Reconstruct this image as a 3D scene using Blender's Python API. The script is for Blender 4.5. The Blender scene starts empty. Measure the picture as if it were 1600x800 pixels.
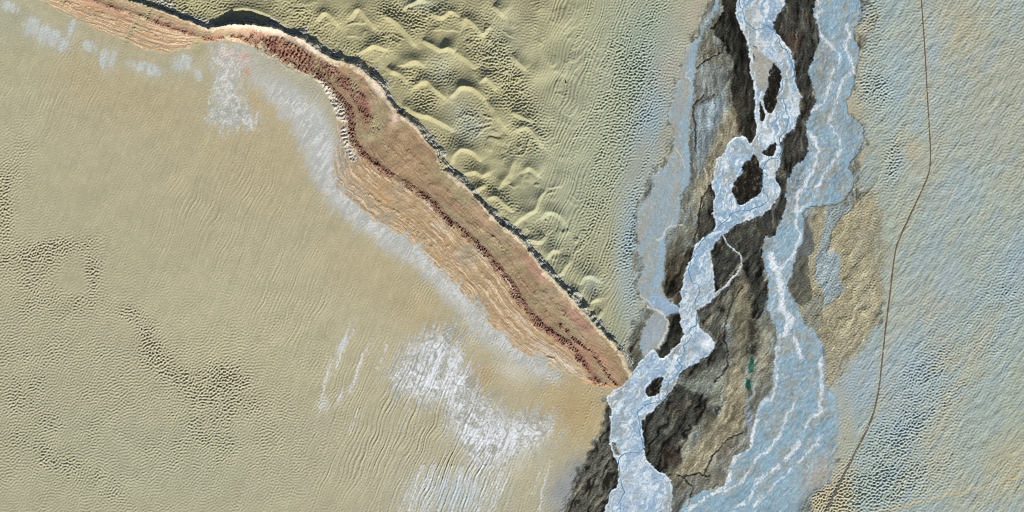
import bpy, math
import numpy as np

# ------------------------------------------------------------------ camera, sky, sun, exposure
S = 10.0                      # metres per traced unit (the photo's source pixel on the ground)
sc = bpy.context.scene
C = sc.collection
cam = bpy.data.cameras.new('camera'); cam_o = bpy.data.objects.new('camera', cam); C.objects.link(cam_o)
cam_o.location = (0, 0, 60000.0); cam_o.rotation_euler = (0, 0, 0)
cam.sensor_width = 36; cam.lens = 36 / 16000.0 * 60000.0
cam.clip_start = 100; cam.clip_end = 2.0e6
sc.camera = cam_o
sc.cycles.pixel_filter_type = 'BLACKMAN_HARRIS'; sc.cycles.filter_width = 1.0
SUN_AZ, SUN_EL = 166.0, 30.0
w = bpy.data.worlds.new('World'); sc.world = w; w.use_nodes = True
nt = w.node_tree; bg = nt.nodes['Background']
sky = nt.nodes.new('ShaderNodeTexSky'); sky.sky_type = 'NISHITA'; sky.sun_disc = False
sky.sun_elevation = math.radians(SUN_EL); sky.sun_rotation = math.radians(SUN_AZ)
nt.links.new(sky.outputs[0], bg.inputs[0]); bg.inputs[1].default_value = 0.055
sun = bpy.data.lights.new('sun', 'SUN'); sun.energy = 5.0; sun.angle = math.radians(0.5); sun.color = (1, 0.955, 0.88)
sun_o = bpy.data.objects.new('sun', sun); C.objects.link(sun_o)
sun_o.rotation_euler = (math.radians(90 - SUN_EL), 0, math.radians(180 - SUN_AZ))
sc.view_settings.view_transform = 'Standard'; sc.view_settings.look = 'None'
sc.view_settings.exposure = 0.19; sc.view_settings.gamma = 1.0; sc.view_settings.use_curve_mapping = False

# ------------------------------------------------------------------ grid and numeric helpers
X0, X1, Y0, Y1, ST = -140.0, 1740.0, -110.0, 910.0, 1.0
xs = np.arange(X0, X1 + .1, ST, dtype=np.float32); ys = np.arange(Y0, Y1 + .1, ST, dtype=np.float32)
NX, NY = len(xs), len(ys)
GX, GY = np.meshgrid(xs, ys)
f32 = np.float32

def lin(r, g, b):
    c = np.array([r, g, b], dtype=np.float64) / 255
    return np.where(c < .04045, c / 12.92, ((c + .055) / 1.055) ** 2.4).astype(f32)

KY = np.fft.fftfreq(NY, d=ST)[:, None].astype(f32); KX = np.fft.rfftfreq(NX, d=ST)[None, :].astype(f32)
KR = np.sqrt(KX ** 2 + KY ** 2) + 1e-9
def noise(seed, lam, lam2=None, ang=0.0, slope=2.0):
    """smooth fractal noise; lam = largest wavelength across, lam2 = along direction ang (degrees, image axes)"""
    r = np.random.default_rng(seed).standard_normal((NY, NX)).astype(f32)
    a = math.radians(ang); lam2 = lam2 or lam
    ku = KX * math.cos(a) + KY * math.sin(a); kv = -KX * math.sin(a) + KY * math.cos(a)
    q = np.sqrt((ku * lam2) ** 2 + (kv * lam) ** 2)
    F = 1 / (1 + q ** 2) ** (slope / 2 + .25)
    n = np.fft.irfft2(np.fft.rfft2(r) * F, s=(NY, NX)).astype(f32)
    return (n - n.mean()) / n.std()
def band(seed, lam, bw=.3, ang=None, conc=2.0, mn=0.0):
    """band-passed noise of wavelength lam, wave vector around ang degrees (image axes)"""
    r = np.random.default_rng(seed).standard_normal((NY, NX)).astype(f32)
    F = np.exp(-(np.log(KR * lam) / bw) ** 2)
    if ang is not None:
        a = math.radians(ang)
        cs = (KX * math.cos(a) + KY * math.sin(a)) / KR
        F = F * (mn + (1 - mn) * np.abs(cs) ** conc)
    n = np.fft.irfft2(np.fft.rfft2(r) * F, s=(NY, NX)).astype(f32)
    return (n - n.mean()) / n.std()
def sm(a, b, x):
    t = np.clip((x - a) / (b - a), 0, 1); return t * t * (3 - 2 * t)
def smooth_line(p, n=4, closed=False):
    p = np.array(p, float)
    if len(p) < 3: return p
    q = np.vstack([p[-1], p, p[:2]]) if closed else np.vstack([2 * p[0] - p[1], p, 2 * p[-1] - p[-2]])
    out = []
    for i in range(1, len(q) - 2):
        for k in range(n):
            t = k / n
            out.append(.5 * ((2 * q[i]) + (-q[i-1] + q[i+1]) * t + (2*q[i-1] - 5*q[i] + 4*q[i+1] - q[i+2]) * t*t + (-q[i-1] + 3*q[i] - 3*q[i+1] + q[i+2]) * t**3))
    if not closed: out.append(q[-2])
    return np.array(out)

WX = GX + noise(11, 16) * 1.0 + noise(12, 5) * .28
WY = GY + noise(13, 16) * 1.0 + noise(14, 5) * .28
def box(x0, x1, y0, y1):
    i0 = max(0, int((x0 - X0) / ST)); i1 = min(NX, int((x1 - X0) / ST) + 2)
    j0 = max(0, int((y0 - Y0) / ST)); j1 = min(NY, int((y1 - Y0) / ST) + 2)
    return slice(j0, max(j1, j0)), slice(i0, max(i1, i0))
def stroke(p, width, pad=12, sub=3, warp=True):
    """distance to a polyline minus half its (varying) width; 99 far away"""
    n0 = len(p); q = smooth_line(p, sub)
    wd = np.interp(np.linspace(0, n0 - 1, len(q)), np.arange(n0), np.broadcast_to(width, n0)) / 2
    D = np.full((NY, NX), 99, f32)
    AX, AY = (WX, WY) if warp else (GX, GY)
    for a, b, wa, wb in zip(q[:-1], q[1:], wd[:-1], wd[1:]):
        m = max(wa, wb) + pad
        sl = box(min(a[0], b[0]) - m, max(a[0], b[0]) + m, min(a[1], b[1]) - m, max(a[1], b[1]) + m)
        x = AX[sl]; y = AY[sl]
        if x.size == 0: continue
        d = b - a; L = max(d @ d, 1e-6)
        t = np.clip(((x - a[0]) * d[0] + (y - a[1]) * d[1]) / L, 0, 1)
        r = np.hypot(x - a[0] - t * d[0], y - a[1] - t * d[1]) - (wa + (wb - wa) * t)
        D[sl] = np.minimum(D[sl], r)
    return D
def poly(p, pad=14, sub=3, warp=True):
    """signed distance to a closed outline, negative inside; 99 far away"""
    q = smooth_line(p, sub, True) if sub > 1 else np.array(p, float)
    D = np.full((NY, NX), 99, f32)
    sl = box(q[:, 0].min() - pad, q[:, 0].max() + pad, q[:, 1].min() - pad, q[:, 1].max() + pad)
    AX, AY = (WX, WY) if warp else (GX, GY)
    x = AX[sl]; y = AY[sl]
    if x.size == 0: return D
    ins = np.zeros(x.shape, bool); dm = np.full(x.shape, 99.0 ** 2, f32)
    for a, b in zip(q, np.roll(q, -1, 0)):
        d = b - a; L = max(d @ d, 1e-6)
        t = np.clip(((x - a[0]) * d[0] + (y - a[1]) * d[1]) / L, 0, 1)
        dm = np.minimum(dm, (x - a[0] - t * d[0]) ** 2 + (y - a[1] - t * d[1]) ** 2)
        if a[1] != b[1]:
            c = ((a[1] > y) != (b[1] > y)) & (x < d[0] * (y - a[1]) / d[1] + a[0])
            ins ^= c
    D[sl] = np.where(ins, -np.sqrt(dm), np.sqrt(dm))
    return D
def along(p, sub=3, sl=None):
    """signed distance (positive towards south-west / right of travel) and arc length for an open line"""
    q = smooth_line(p, sub); x = GX[sl]; y = GY[sl]
    best = np.full(x.shape, 1e9, f32); sd = np.zeros(x.shape, f32); s = np.zeros(x.shape, f32); acc = 0.0
    for a, b in zip(q[:-1], q[1:]):
        d = b - a; L = max(d @ d, 1e-6); l = math.sqrt(L)
        t = np.clip(((x - a[0]) * d[0] + (y - a[1]) * d[1]) / L, 0, 1)
        r = np.hypot(x - a[0] - t * d[0], y - a[1] - t * d[1])
        cr = d[0] * (y - a[1]) - d[1] * (x - a[0])
        m = r < best
        best = np.where(m, r, best); sd = np.where(m, np.where(cr > 0, r, -r), sd); s = np.where(m, acc + t * l, s)
        acc += l
    return sd, s
def ell(cx, cy, rx, ry, ang=0.0):
    a = math.radians(ang); dx = WX - cx; dy = WY - cy
    u = dx * math.cos(a) + dy * math.sin(a); v = -dx * math.sin(a) + dy * math.cos(a)
    return np.exp(-((u / rx) ** 2 + (v / ry) ** 2)).astype(f32)

# ------------------------------------------------------------------ traced outlines
CREST = [(-200,-95),(-60,-66),(60,-34),(130,-20),(190,-4),(232,10),(255,17),(285,29),(305,37),(325,45),(345,41),(365,38),(385,38),(412,41),(436,47),(457,55),(477,64),(492,76),(515,90),(532,96),(548,100),(565,110),(585,126),(600,143),(612,165),(628,180),(655,204),(665,219),(682,234),(686,250),(696,267),(712,279),(730,293),(748,312),(764,332),(782,350),(800,364),(820,382),(836,403),(852,424),(870,442),(895,468),(917,492),(938,516),(958,536),(974,556),(987,584)]
FOOT = [(-200,-45),(-60,-28),(0,-14),(50,0),(87,17),(120,35),(160,50),(200,68),(225,80),(270,86),(295,78),(325,66),(350,62),(400,74),(425,88),(462,111),(487,120),(507,140),(522,166),(526,195),(526,220),(520,245),(518,270),(522,292),(550,318),(582,345),(625,368),(650,388),(680,420),(715,450),(740,480),(762,506),(800,540),(832,560),(865,577),(892,592),(925,602),(962,608)]
RED = [(-200,-70),(60,-18),(150,4),(200,19),(237,32),(275,47),(305,55),(330,60),(375,56),(400,68),(430,84),(462,103),(492,115),(507,127),(527,150),(542,167),(548,190),(552,220),(567,240),(587,257),(607,272),(630,285),(652,299),(675,317),(692,337),(715,357),(737,375),(755,391),(770,410),(785,427),(797,443),(807,461),(822,482),(840,504),(860,519),(877,530),(893,543),(910,567),(925,589),(942,599)]
RED_UP = [(400,58),(425,67),(450,76),(480,92),(502,103),(525,120),(550,137),(565,160),(575,188)]
RED_IN = [(873,504),(900,532),(925,552),(942,577),(962,601)]
WHITE_A = [(500,128),(516,146),(527,165),(535,186)]
WHITE_B = [(536,203),(543,228),(552,250)]

WEST = [(1121,-110),(1119,0),(1108,25),(1099,43),(1088,62),(1072,75),(1067,100),(1062,120),(1055,140),(1050,162),(1042,180),(1052,205),(1053,228),(1042,255),(1022,275),(1016,302),(998,326),(994,350),(998,375),(996,392),(1006,415),(995,447),(1003,468),(1020,486),(1010,503),(1001,526),(1000,550),(1008,556),(1020,546),(1028,546),(1041,526),(1045,506),(1042,494),(1062,489),(1062,482),(1047,471),(1037,462),(1036,447),(1038,415),(1040,393),(1040,374),(1056,355),(1064,332),(1065,305),(1077,287),(1079,262),(1078,225),(1078,195),(1083,160),(1085,125),(1090,92),(1091,66),(1110,30),(1124,2),(1127,-110)]
WEST_BLUE = [(1122,-110),(1121,0),(1111,22),(1103,42),(1090,65),(1084,85),(1079,110),(1081,135),(1080,155),(1072,180),(1067,200),(1070,220),(1075,250),(1072,280),(1065,300),(1061,320),(1056,337),(1046,352),(1036,370),(1034,387),(1032,410),(1027,440),(1022,462),(1035,478),(1055,485)]
MAIN = [(1150,-110),(1154,0),(1150,20),(1155,38),(1166,60),(1170,82),(1171,106),(1178,134),(1180,155),(1178,176),(1180,192),(1181,212),(1172,224),(1160,211),(1140,222),(1132,240),(1120,252),(1116,272),(1112,287),(1116,307),(1115,330),(1120,355),(1100,370),(1087,385),(1081,402),(1072,422),(1067,450),(1062,477),(1064,505),(1067,527),(1052,545),(1038,561),(1029,555),(1020,546),(1009,556),(986,584),(974,600),(950,620),(955,641),(954,675),(956,705),(965,725),(967,745),(964,762),(954,770),(945,798),(925,860),(905,930),(1060,930),(1052,850),(1050,797),(1049,757),(1040,742),(1017,727),(1007,707),(1004,675),(1003,661),(1020,642),(1035,627),(1047,615),(1058,599),(1065,580),(1085,571),(1105,557),(1116,540),(1112,527),(1097,517),(1090,507),(1090,484),(1098,478),(1115,467),(1116,422),(1111,400),(1120,376),(1132,366),(1160,347),(1192,336),(1206,324),(1219,305),(1219,292),(1211,277),(1220,255),(1221,225),(1226,214),(1241,200),(1249,175),(1247,162),(1253,152),(1247,142),(1241,120),(1240,95),(1230,72),(1220,60),(1209,43),(1217,20),(1227,0),(1230,-110)]
OXBOW = [(1131,368),(1136,382),(1148,392),(1157,401),(1159,413),(1150,430),(1135,446),(1120,459),(1106,468),(1093,478)]
EAST = [(1272,-110),(1273,0),(1270,17),(1280,50),(1280,65),(1270,95),(1264,112),(1270,135),(1275,160),(1265,180),(1260,205),(1262,240),(1242,262),(1232,280),(1228,300),(1230,320),(1220,342),(1210,367),(1197,371),(1191,387),(1191,402),(1199,432),(1201,455),(1199,480),(1209,508),(1216,527),(1210,558),(1206,585),(1207,610),(1190,627),(1181,650),(1175,675),(1170,702),(1147,714),(1137,742),(1127,762),(1100,768),(1060,800),(1010,930),(1190,930),(1247,800),(1264,774),(1296,742),(1303,700),(1311,660),(1305,618),(1289,603),(1286,575),(1286,550),(1283,534),(1272,520),(1256,504),(1247,478),(1232,455),(1237,427),(1244,402),(1250,387),(1257,370),(1255,352),(1256,333),(1268,322),(1305,320),(1320,310),(1332,290),(1332,273),(1326,261),(1344,232),(1349,208),(1345,195),(1333,184),(1323,172),(1323,160),(1332,140),(1338,107),(1342,77),(1332,54),(1346,25),(1345,0),(1345,-110)]
EAST_WHITE = [([(1277,0),(1281,15),(1275,32),(1282,52),(1295,67),(1310,85),(1311,101),(1300,115),(1295,140),(1285,160),(1267,175)],5),
 ([(1322,42),(1327,57),(1320,70),(1330,98),(1332,110),(1314,131),(1307,162),(1297,185),(1300,200),(1312,220),(1310,242),(1300,257),(1285,275),(1272,310),(1252,327),(1242,350),(1250,365),(1242,395),(1220,420),(1212,450)],5),
 ([(1265,207),(1280,237),(1270,267),(1260,285),(1245,310),(1245,330)],9),
 ([(1205,400),(1215,430),(1220,450),(1222,475),(1232,500),(1228,520)],22),
 ([(1228,515),(1245,540),(1252,560)],5),([(1222,522),(1214,548),(1210,565),(1215,597)],4),
 ([(1212,600),(1206,620),(1188,635),(1180,662),(1174,697),(1157,708),(1145,725),(1137,750),(1127,765),(1105,776),(1070,800)],6),
 ([(1242,630),(1230,647),(1222,672),(1207,697),(1182,717),(1165,745),(1147,760),(1120,770)],5),
 ([(1282,560),(1284,600),(1281,627),(1282,642),(1260,662),(1252,687),(1235,710),(1205,737),(1180,755),(1172,780),(1147,797),(1130,830)],6),
 ([(1282,682),(1265,705),(1245,725),(1217,750),(1200,770),(1177,792),(1160,830)],5)]
STREAM = [(1150,-110),(1156,0),(1160,15),(1165,32),(1177,45),(1187,45),(1197,41),(1207,46),(1217,60),(1219,70),(1230,80),(1234,92),(1239,102),(1241,120),(1225,125),(1222,137),(1215,152),(1222,154),(1227,165),(1229,175),(1232,187),(1229,200),(1226,207),(1219,215),(1221,237),(1215,247),(1200,250),(1195,256),(1192,275),(1192,297),(1200,307),(1197,317),(1182,325),(1165,329),(1150,331),(1137,341),(1120,358),(1102,371),(1090,387),(1081,405),(1076,422),(1082,440),(1092,447),(1092,460),(1085,475),(1089,487),(1088,507),(1077,515),(1080,527),(1069,540),(1070,552),(1059,562),(1065,577),(1050,592),(1044,600),(1042,613),(1032,628),(1014,631),(997,643),(1000,660),(1000,677),(1005,703),(987,707),(970,713),(967,732),(970,752),(975,770),(967,785),(970,800),(966,930)]
ISLANDS = [
 ([(1211,101),(1221,115),(1221,127),(1215,147),(1211,170),(1205,177),(1197,172),(1194,152),(1201,127),(1207,107)], 'long dark wooded island between the two icy arms near the top of the river'),
 ([(1188,159),(1193,172),(1196,185),(1190,188),(1187,174)], 'narrow dark sliver of land beside the tail of the long wooded island'),
 ([(1191,239),(1202,229),(1212,224),(1213,232),(1207,242),(1197,246)], 'small dark wedge shaped island where the ice splits into the looping arm'),
 ([(1180,242),(1186,255),(1192,272),(1191,298),(1175,311),(1158,321),(1149,313),(1146,294),(1149,281),(1160,273),(1162,257),(1172,250)], 'largest dark island, ringed by the loop of white ice'),
 ([(1020,596),(1035,591),(1033,604),(1028,616),(1019,621),(1012,618),(1010,609)], 'small oval dark island in the ice beside the tip of the red ridge'),
 ([(959,695),(967,704),(966,712),(961,707)], 'tiny grey green islet against the bank below the ridge tip')]
PONDS = [([(1175,559),(1179,563),(1177,572),(1174,576),(1176,581),(1170,583),(1168,575),(1171,566)], 'upper and larger of the two dark green ponds in the scrub'),
 ([(1167,590),(1172,592),(1172,603),(1169,610),(1165,604),(1165,596)], 'lower slimmer dark green pond, just below the larger pond')]
ROAD = [(1437,-110),(1440,0),(1445,75),(1450,165),(1454,240),(1450,275),(1430,320),(1405,375),(1398,400),(1390,465),(1382,530),(1375,595),(1371,620),(1360,660),(1335,710),(1310,760),(1290,800),(1235,910)]
TRACK = [(1330,812),(1390,795),(1500,769),(1600,745),(1730,712)]

# woodland and other dark ground, (outline, name, rgb, label or None)
WOODS = [
 ([(1124,-110),(1127,0),(1131,18),(1122,32),(1113,45),(1118,58),(1132,70),(1137,84),(1147,97),(1141,125),(1143,150),(1145,182),(1151,200),(1160,210),(1172,222),(1184,215),(1182,190),(1184,150),(1172,100),(1166,60),(1152,30),(1156,0),(1156,-110)], (30,30,27)),
 ([(1228,-110),(1227,0),(1216,22),(1208,42),(1220,60),(1230,72),(1241,96),(1241,120),(1247,142),(1254,152),(1247,165),(1249,178),(1241,200),(1224,216),(1221,228),(1222,250),(1212,277),(1220,296),(1218,310),(1205,328),(1212,345),(1222,340),(1232,318),(1232,290),(1240,265),(1262,245),(1264,200),(1276,162),(1266,115),(1282,60),(1272,17),(1275,-110)], (55,56,53)),
 ([(1205,322),(1192,337),(1160,348),(1132,367),(1120,378),(1112,398),(1117,425),(1116,450),(1122,455),(1140,440),(1158,418),(1170,440),(1165,470),(1178,500),(1192,490),(1200,455),(1192,420),(1190,385),(1200,370),(1212,364),(1222,335)], (52,54,51)),
 ([(1112,287),(1100,303),(1094,318),(1093,350),(1085,375),(1084,388),(1100,369),(1121,356),(1116,330),(1117,306)], (68,69,64)),
 ([(1062,490),(1044,493),(1045,508),(1041,526),(1027,548),(1038,562),(1067,528)], (26,27,25)),
 ([(1058,400),(1044,412),(1040,440),(1037,462),(1047,471),(1063,484),(1069,450),(1074,422),(1083,402),(1086,384)], (84,80,68)),
 ([(1022,487),(1004,505),(988,515),(983,540),(982,562),(986,586),(1008,558),(1000,540),(1002,520),(1011,503)], (104,102,90)),
 ([(1003,664),(1021,641),(1048,615),(1060,600),(1078,612),(1100,618),(1104,640),(1090,660),(1078,680),(1064,692),(1062,705),(1068,716),(1060,732),(1045,744),(1017,727),(1006,705)], (64,66,61)),
 ([(948,622),(957,641),(955,675),(957,705),(967,727),(967,747),(964,762),(952,772),(944,800),(930,850),(905,905),(830,905),(880,800),(905,745),(928,702),(940,665),(946,645)], (92,92,84)),
 ([(1092,500),(1118,528),(1116,545),(1104,559),(1084,572),(1066,582),(1062,596),(1085,600),(1112,590),(1130,575),(1138,552),(1131,528),(1134,500),(1144,474),(1158,445),(1150,432),(1130,452),(1094,480)], (84,85,78)),
]
WOOD_LABELS = ['black strip of woodland along the bank at the top of the river','dark brown scrub between the icy river and the blue grey channel','dark scrub below the river loop','grey scrub beside the lower left side of the looping arm','black wooded wedge between the two channels above the ridge tip','grey scrub between the pale side channel and the main ice','olive scrub at the foot of the ridge tip','dark folded scrub across the ice from the ridge tip','grey scrub on the bank below the ridge tip','speckled grey scrub around the thin dark creek']

DUNES = [
 ([(600,25),(612,30),(625,40),(640,58),(650,72)],3.0,'long curved dune running down from the top edge of the dune field'),
 ([(628,14),(640,4),(655,-1),(668,3)],3.0,'dune with a short bright crest cut by the top edge of the photo'),
 ([(660,62),(675,70),(685,75),(697,73),(712,80)],3.4,'dune with a bright wavy crest in the middle of the dune field'),
 ([(618,103),(640,98),(654,97),(664,104)],2.6,'low rounded dune just left of the wavy bright crest'),
 ([(649,138),(657,130),(666,126),(678,138),(696,153)],3.2,'arrowhead dune, its point up, beside the widest round dune'),
 ([(700,152),(708,145),(720,137),(735,137),(745,142),(760,156)],3.4,'widest round dune with a bright arched crest near the ridge bend'),
 ([(724,40),(730,30),(745,42),(755,53),(767,40)],2.6,'pointed dune with a hooked crest above the wavy bright one'),
 ([(744,132),(760,122),(775,140)],2.4,'small pointed dune upper right of the widest round dune'),
 ([(770,8),(789,25)],2.4,'short straight dune crest near the top edge'),
 ([(628,164),(655,178),(675,184),(700,197),(709,203)],3.0,'long low dune running along the foot of the ridge at its bend'),
 ([(545,27),(560,14),(575,30),(588,46)],2.8,'peaked dune left of the long curved dune'),
 ([(562,82),(585,72),(605,78)],2.8,'rounded dune close above the pale cliff at the bend'),
 ([(705,252),(712,238),(722,232),(740,238),(752,252)],3.0,'arched dune touching the ridge below the bend'),
 ([(726,272),(740,266),(752,273),(768,269)],2.4,'wavy low dune under the arched dune at the ridge'),
 ([(758,308),(775,307),(790,320),(806,333)],2.6,'long low dune beside the dark cliff midway down the ridge'),
 ([(777,301),(790,282),(800,262),(803,248)],-2.4,'straight dune crest slanting up from the midway cliff'),
 ([(800,351),(811,341),(835,327),(843,314),(852,298)],-2.8,'bright slanting dune crest meeting the ridge in its lower half'),
 ([(816,268),(828,262),(842,274)],2.2,'small hooded dune above the bright slanting crest'),
 ([(822,373),(840,376),(852,369)],2.8,'short bright dune below the slanting crest'),
 ([(798,84),(808,95),(821,108)],2.2,'short diagonal dune crest in the upper right of the dune field'),
 ([(798,174),(818,184),(836,193)],2.4,'thin diagonal dune crest at the right rim of the dune field'),
 ([(866,430),(878,427),(886,415),(889,400)],-2.2,'thin hooked dune beside the lower ridge'),
 ([(905,446),(912,432),(924,430),(936,438)],2.0,'ring shaped low dune right of the lower ridge'),
 ([(918,474),(928,468),(938,466)],2.2,'tiny bright dune under the ring shaped one'),
 ([(924,506),(932,497),(942,486)],-2.0,'last small dune near the ridge tip'),
 ([(672,20),(690,27),(706,18),(722,30)],2.4,'wavy dune between the top edge and the hooked crest'),
 ([(757,155),(768,166),(778,182),(790,200)],2.2,'long dune arm trailing down right from the widest round dune'),
 ([(712,82),(728,92),(744,108)],2.2,'faint dune arm trailing right from the wavy bright crest'),
 ([(604,104),(614,112),(626,116),(636,128)],2.6,'small dune squeezed between the cliff and the low rounded one'),
 ([(852,402),(862,392),(874,390)],2.4,'short dune pressed against the dark cliff halfway down the lower ridge'),
 ([(846,340),(860,330),(876,338),(884,350)],2.4,'arched dune standing out into the plain right of the slanting crests'),
 ([(888,468),(900,458),(912,462)],2.2,'small dune at the cliff foot left of the ring shaped one'),
 ([(905,490),(915,482),(926,486)],2.0,'tiny dune close to the cliff foot near the ridge tip'),
 ([(736,300),(748,292),(760,290)],2.4,'small dune at the cliff foot below the wavy low dune'),
 ([(806,205),(822,198),(836,212),(848,228)],2.4,'broad arched dune below the thin diagonal crest'),
 ([(352,22),(375,13),(400,16),(425,27),(445,40)],2.4,'broad smooth dune above the deepest shadow of the ridge'),
 ([(495,32),(508,20),(520,28),(530,40)],2.4,'lumpy dune near the top edge left of the peaked dune')]

# ------------------------------------------------------------------ shared noise
nA = noise(1, 220); nB = noise(2, 70); nC = noise(3, 22); nD = noise(4, 9, slope=1.6); nE = noise(5, 4, slope=1.2)
streak_nne = noise(6, 3.2, 60, ang=112, slope=2.0)       # linear streaks, long axis NNE-SSW
streak_wide = noise(7, 14, 160, ang=112, slope=2.0)
streak_v = noise(8, 4, 26, ang=98, slope=1.8)

def blur(a, lam):
    return np.fft.irfft2(np.fft.rfft2(a) * np.exp(-(KR * lam) ** 2), s=(NY, NX)).astype(f32)
nBs = blur(nB, 26); nBs /= nBs.std(); nCs = blur(nC, 14); nCs /= nCs.std()
def wsamp(a, dx, dy):
    X = np.clip((GX - X0 + dx) / ST, 0, NX - 1.01); Y = np.clip((GY - Y0 + dy) / ST, 0, NY - 1.01)
    i = X.astype(np.int32); j = Y.astype(np.int32); fa = X - i; fb = Y - j
    return (a[j, i] * (1-fa) * (1-fb) + a[j, i+1] * fa * (1-fb) + a[j+1, i] * (1-fa) * fb + a[j+1, i+1] * fa * fb).astype(f32)
wu = blur(noise(101, 24), 6); wv_ = blur(noise(102, 24), 6); wu /= wu.std(); wv_ /= wv_.std()
def curl_noise(seed, lam, lam2, ang, slope, w):
    n = wsamp(noise(seed, lam, lam2, ang=ang, slope=slope), wu * w, wv_ * w); return (n - n.mean()) / n.std()
flw = sm(300, 430, GY)
def flow_noise(seed, lam, lam2, slope, w=3):
    n = noise(seed, lam, lam2, ang=98, slope=slope) * (1 - flw) + noise(seed + 500, lam, lam2, ang=121, slope=slope) * flw
    n = wsamp(n, wu * w, wv_ * w); return (n - n.mean()) / n.std()
# ------------------------------------------------------------------ ridge fields
RS = box(-200, 1040, -110, 660)
dC, sC = along(CREST, 2, RS); dF, sF = along(FOOT, 2, RS); dR, sR = along(RED, 2, RS)
x_ = GX[RS]; y_ = GY[RS]
edge_wob = (nD[RS] * .9 + nC[RS] * .8)
dCw = dC + edge_wob * .8 * np.exp(-np.clip(dC, 0, 99) / 7)
tip = np.clip((990 - x_) / 60, 0, 1) * sm(1003, 985, x_ + (y_ - 584) * .3)
inside = (dCw > 0) & (dF < 0)
tip_end = poly([(-220,-60)] + [(-60,-66)] + CREST[2:] + [(985,590),(972,603)] + FOOT[::-1], sub=1)[RS]
inside = tip_end < 0
dCi = np.clip(dCw, 0, None); dFi = np.clip(-dF, 0, None)
u = dCi / (dCi + dFi + 1e-3)
# crest height along its length (by x position)
hx = [-200, 150, 230, 290, 325, 345, 365, 400, 430, 450, 480, 515, 540, 580, 620, 660, 690, 740, 780, 830, 880, 940, 975, 990]
hy = [3, 3.2, 4.2, 4.6, 3.2, 8, 15, 15, 9.5, 7, 7, 6.5, 5.2, 6.5, 6, 5.5, 4.5, 6, 6.2, 6.5, 6, 5.2, 4, 1.5]
qC = smooth_line(CREST, 2); lC = np.concatenate([[0], np.cumsum(np.hypot(*np.diff(qC, axis=0).T))])
Hs = np.interp(lC, lC, np.interp(qC[:, 0], hx, hy))
Hc = np.interp(sC, lC, Hs).astype(f32) * (1 + .07 * nCs[RS] + .05 * nBs[RS])
# strata texture sampled along (s, d)
rg = np.random.default_rng(77).standard_normal((512, 1024)).astype(f32)
ky = np.fft.fftfreq(512)[:, None]; kx = np.fft.rfftfreq(1024)[None, :]
def strata_tex(seed, ld, lsx):
    rg = np.random.default_rng(seed).standard_normal((512, 1024))
    F = 1 / (1 + (ky * ld) ** 2 + (kx * lsx) ** 2) ** 1.25
    F = F * (1 - np.exp(-((ky * 60) ** 2)))
    t = np.fft.irfft2(np.fft.rfft2(rg) * F, s=(512, 1024)); return (t / t.std()).astype(f32)
def samp(t, a, b):
    a = np.mod(a, 511); b = np.mod(b, 1023); i = a.astype(int); j = b.astype(int); fa = a - i; fb = b - j
    return (t[i, j] * (1-fa) * (1-fb) + t[i+1, j] * fa * (1-fb) + t[i, j+1] * (1-fa) * fb + t[i+1, j+1] * fa * fb).astype(f32)
dpar = (dC / np.maximum(dC - dF, 8) * 70 + dR * .35) * 1.6 + nC[RS] * 1.4     # follows the layers between crest and foot
st1 = samp(strata_tex(5, 9, 130), dpar * 2 + 200, sR * .9)
st2 = samp(strata_tex(6, 4.5, 60), dpar * 2 + 200, sR * 1.1 + 100)
def full(a, fill=0.0):
    o = np.full((NY, NX), fill, f32); o[RS] = a; return o

redm = np.clip(sm(4.6, 1.0, stroke(RED[14:], 5.5)) + sm(3.0, .5, stroke(RED[2:9], 1.6)) * sm(-1.2, .6, nC) + sm(5, 1, stroke(RED_UP, [12,15,17,14,15,14,13,14,8])) * .9
               + sm(3, .5, stroke(RED[8:15], 5)) + sm(2.0, .3, stroke(RED_IN, 2.2)), 0, 1)
whitem = np.clip(sm(4, 0, stroke(WHITE_A, [3,7,11,9])) + sm(3, 0, stroke(WHITE_B, [6,7,5])), 0, 1)
ripA = band(21, 4.9, .24, ang=78, conc=1.6, mn=.12); ripB = band(22, 4.3, .22, ang=35, conc=1.5, mn=.2); ripN = band(26, 4.6, .25, ang=24, conc=10, mn=.0); ripC = band(28, 8.5, .3, ang=80, conc=1, mn=.2)
gulw = band(29, 6.5, .3, ang=65, conc=3, mn=.1)
gul = -.55 * np.abs(band(30, 5.2, .3)) - .55 * np.abs(band(23, 8, .35, ang=22, conc=2.5, mn=.2)) - .45 * np.abs(band(24, 6, .3))

H = np.zeros((NY, NX), f32)
fineR = samp(strata_tex(10, 5, 14), dpar * 2.6 + 900, sR * 1.4)
hr = Hc * np.clip(1 - u, 0, 1) ** 1.15
hr = hr + np.exp(-(np.clip(dCw, 0, 40) / 6.5) ** 1.3) * (1.5 + .16 * Hc) * (dCw > 0)
cw = np.interp(x_, [100, 300, 345, 410, 440, 1000], [3.5, 3.5, 3.0, 3.0, 9.5, 9.5]).astype(f32)
cl = np.clip(1 + dCw / (cw * (1 + .25 * nC[RS])), 0, 1)
hr = np.where(dCw > 0, hr, (Hc + 1.5 + .16 * Hc) * (cl + .10 * np.sin(cl * 9 + nC[RS]) * cl * (1 - cl) * 4))
hr = hr * np.where(dF > 0, 0, 1)
endf = sm(992, 966, x_ + np.abs(y_ - 590) * .2)
hr = hr * np.clip(endf, 0, 1)
ridge_m = np.where(inside, sm(0, -5, tip_end), 0)
hr = hr + ridge_m * (st1 * .13 + st2 * .10) * sm(-1.2, 1.0, nB[RS] + .8 * (dR > 0)) + ridge_m * (nCs[RS] * .10 + nE[RS] * .02 + .10 * fineR)
hr = hr + ridge_m * np.exp(-(dR / 5.0) ** 2) * 1.3
drain = samp(strata_tex(12, 18, 6), dpar * 1.5 + 900, sR * 1.5)
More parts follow.
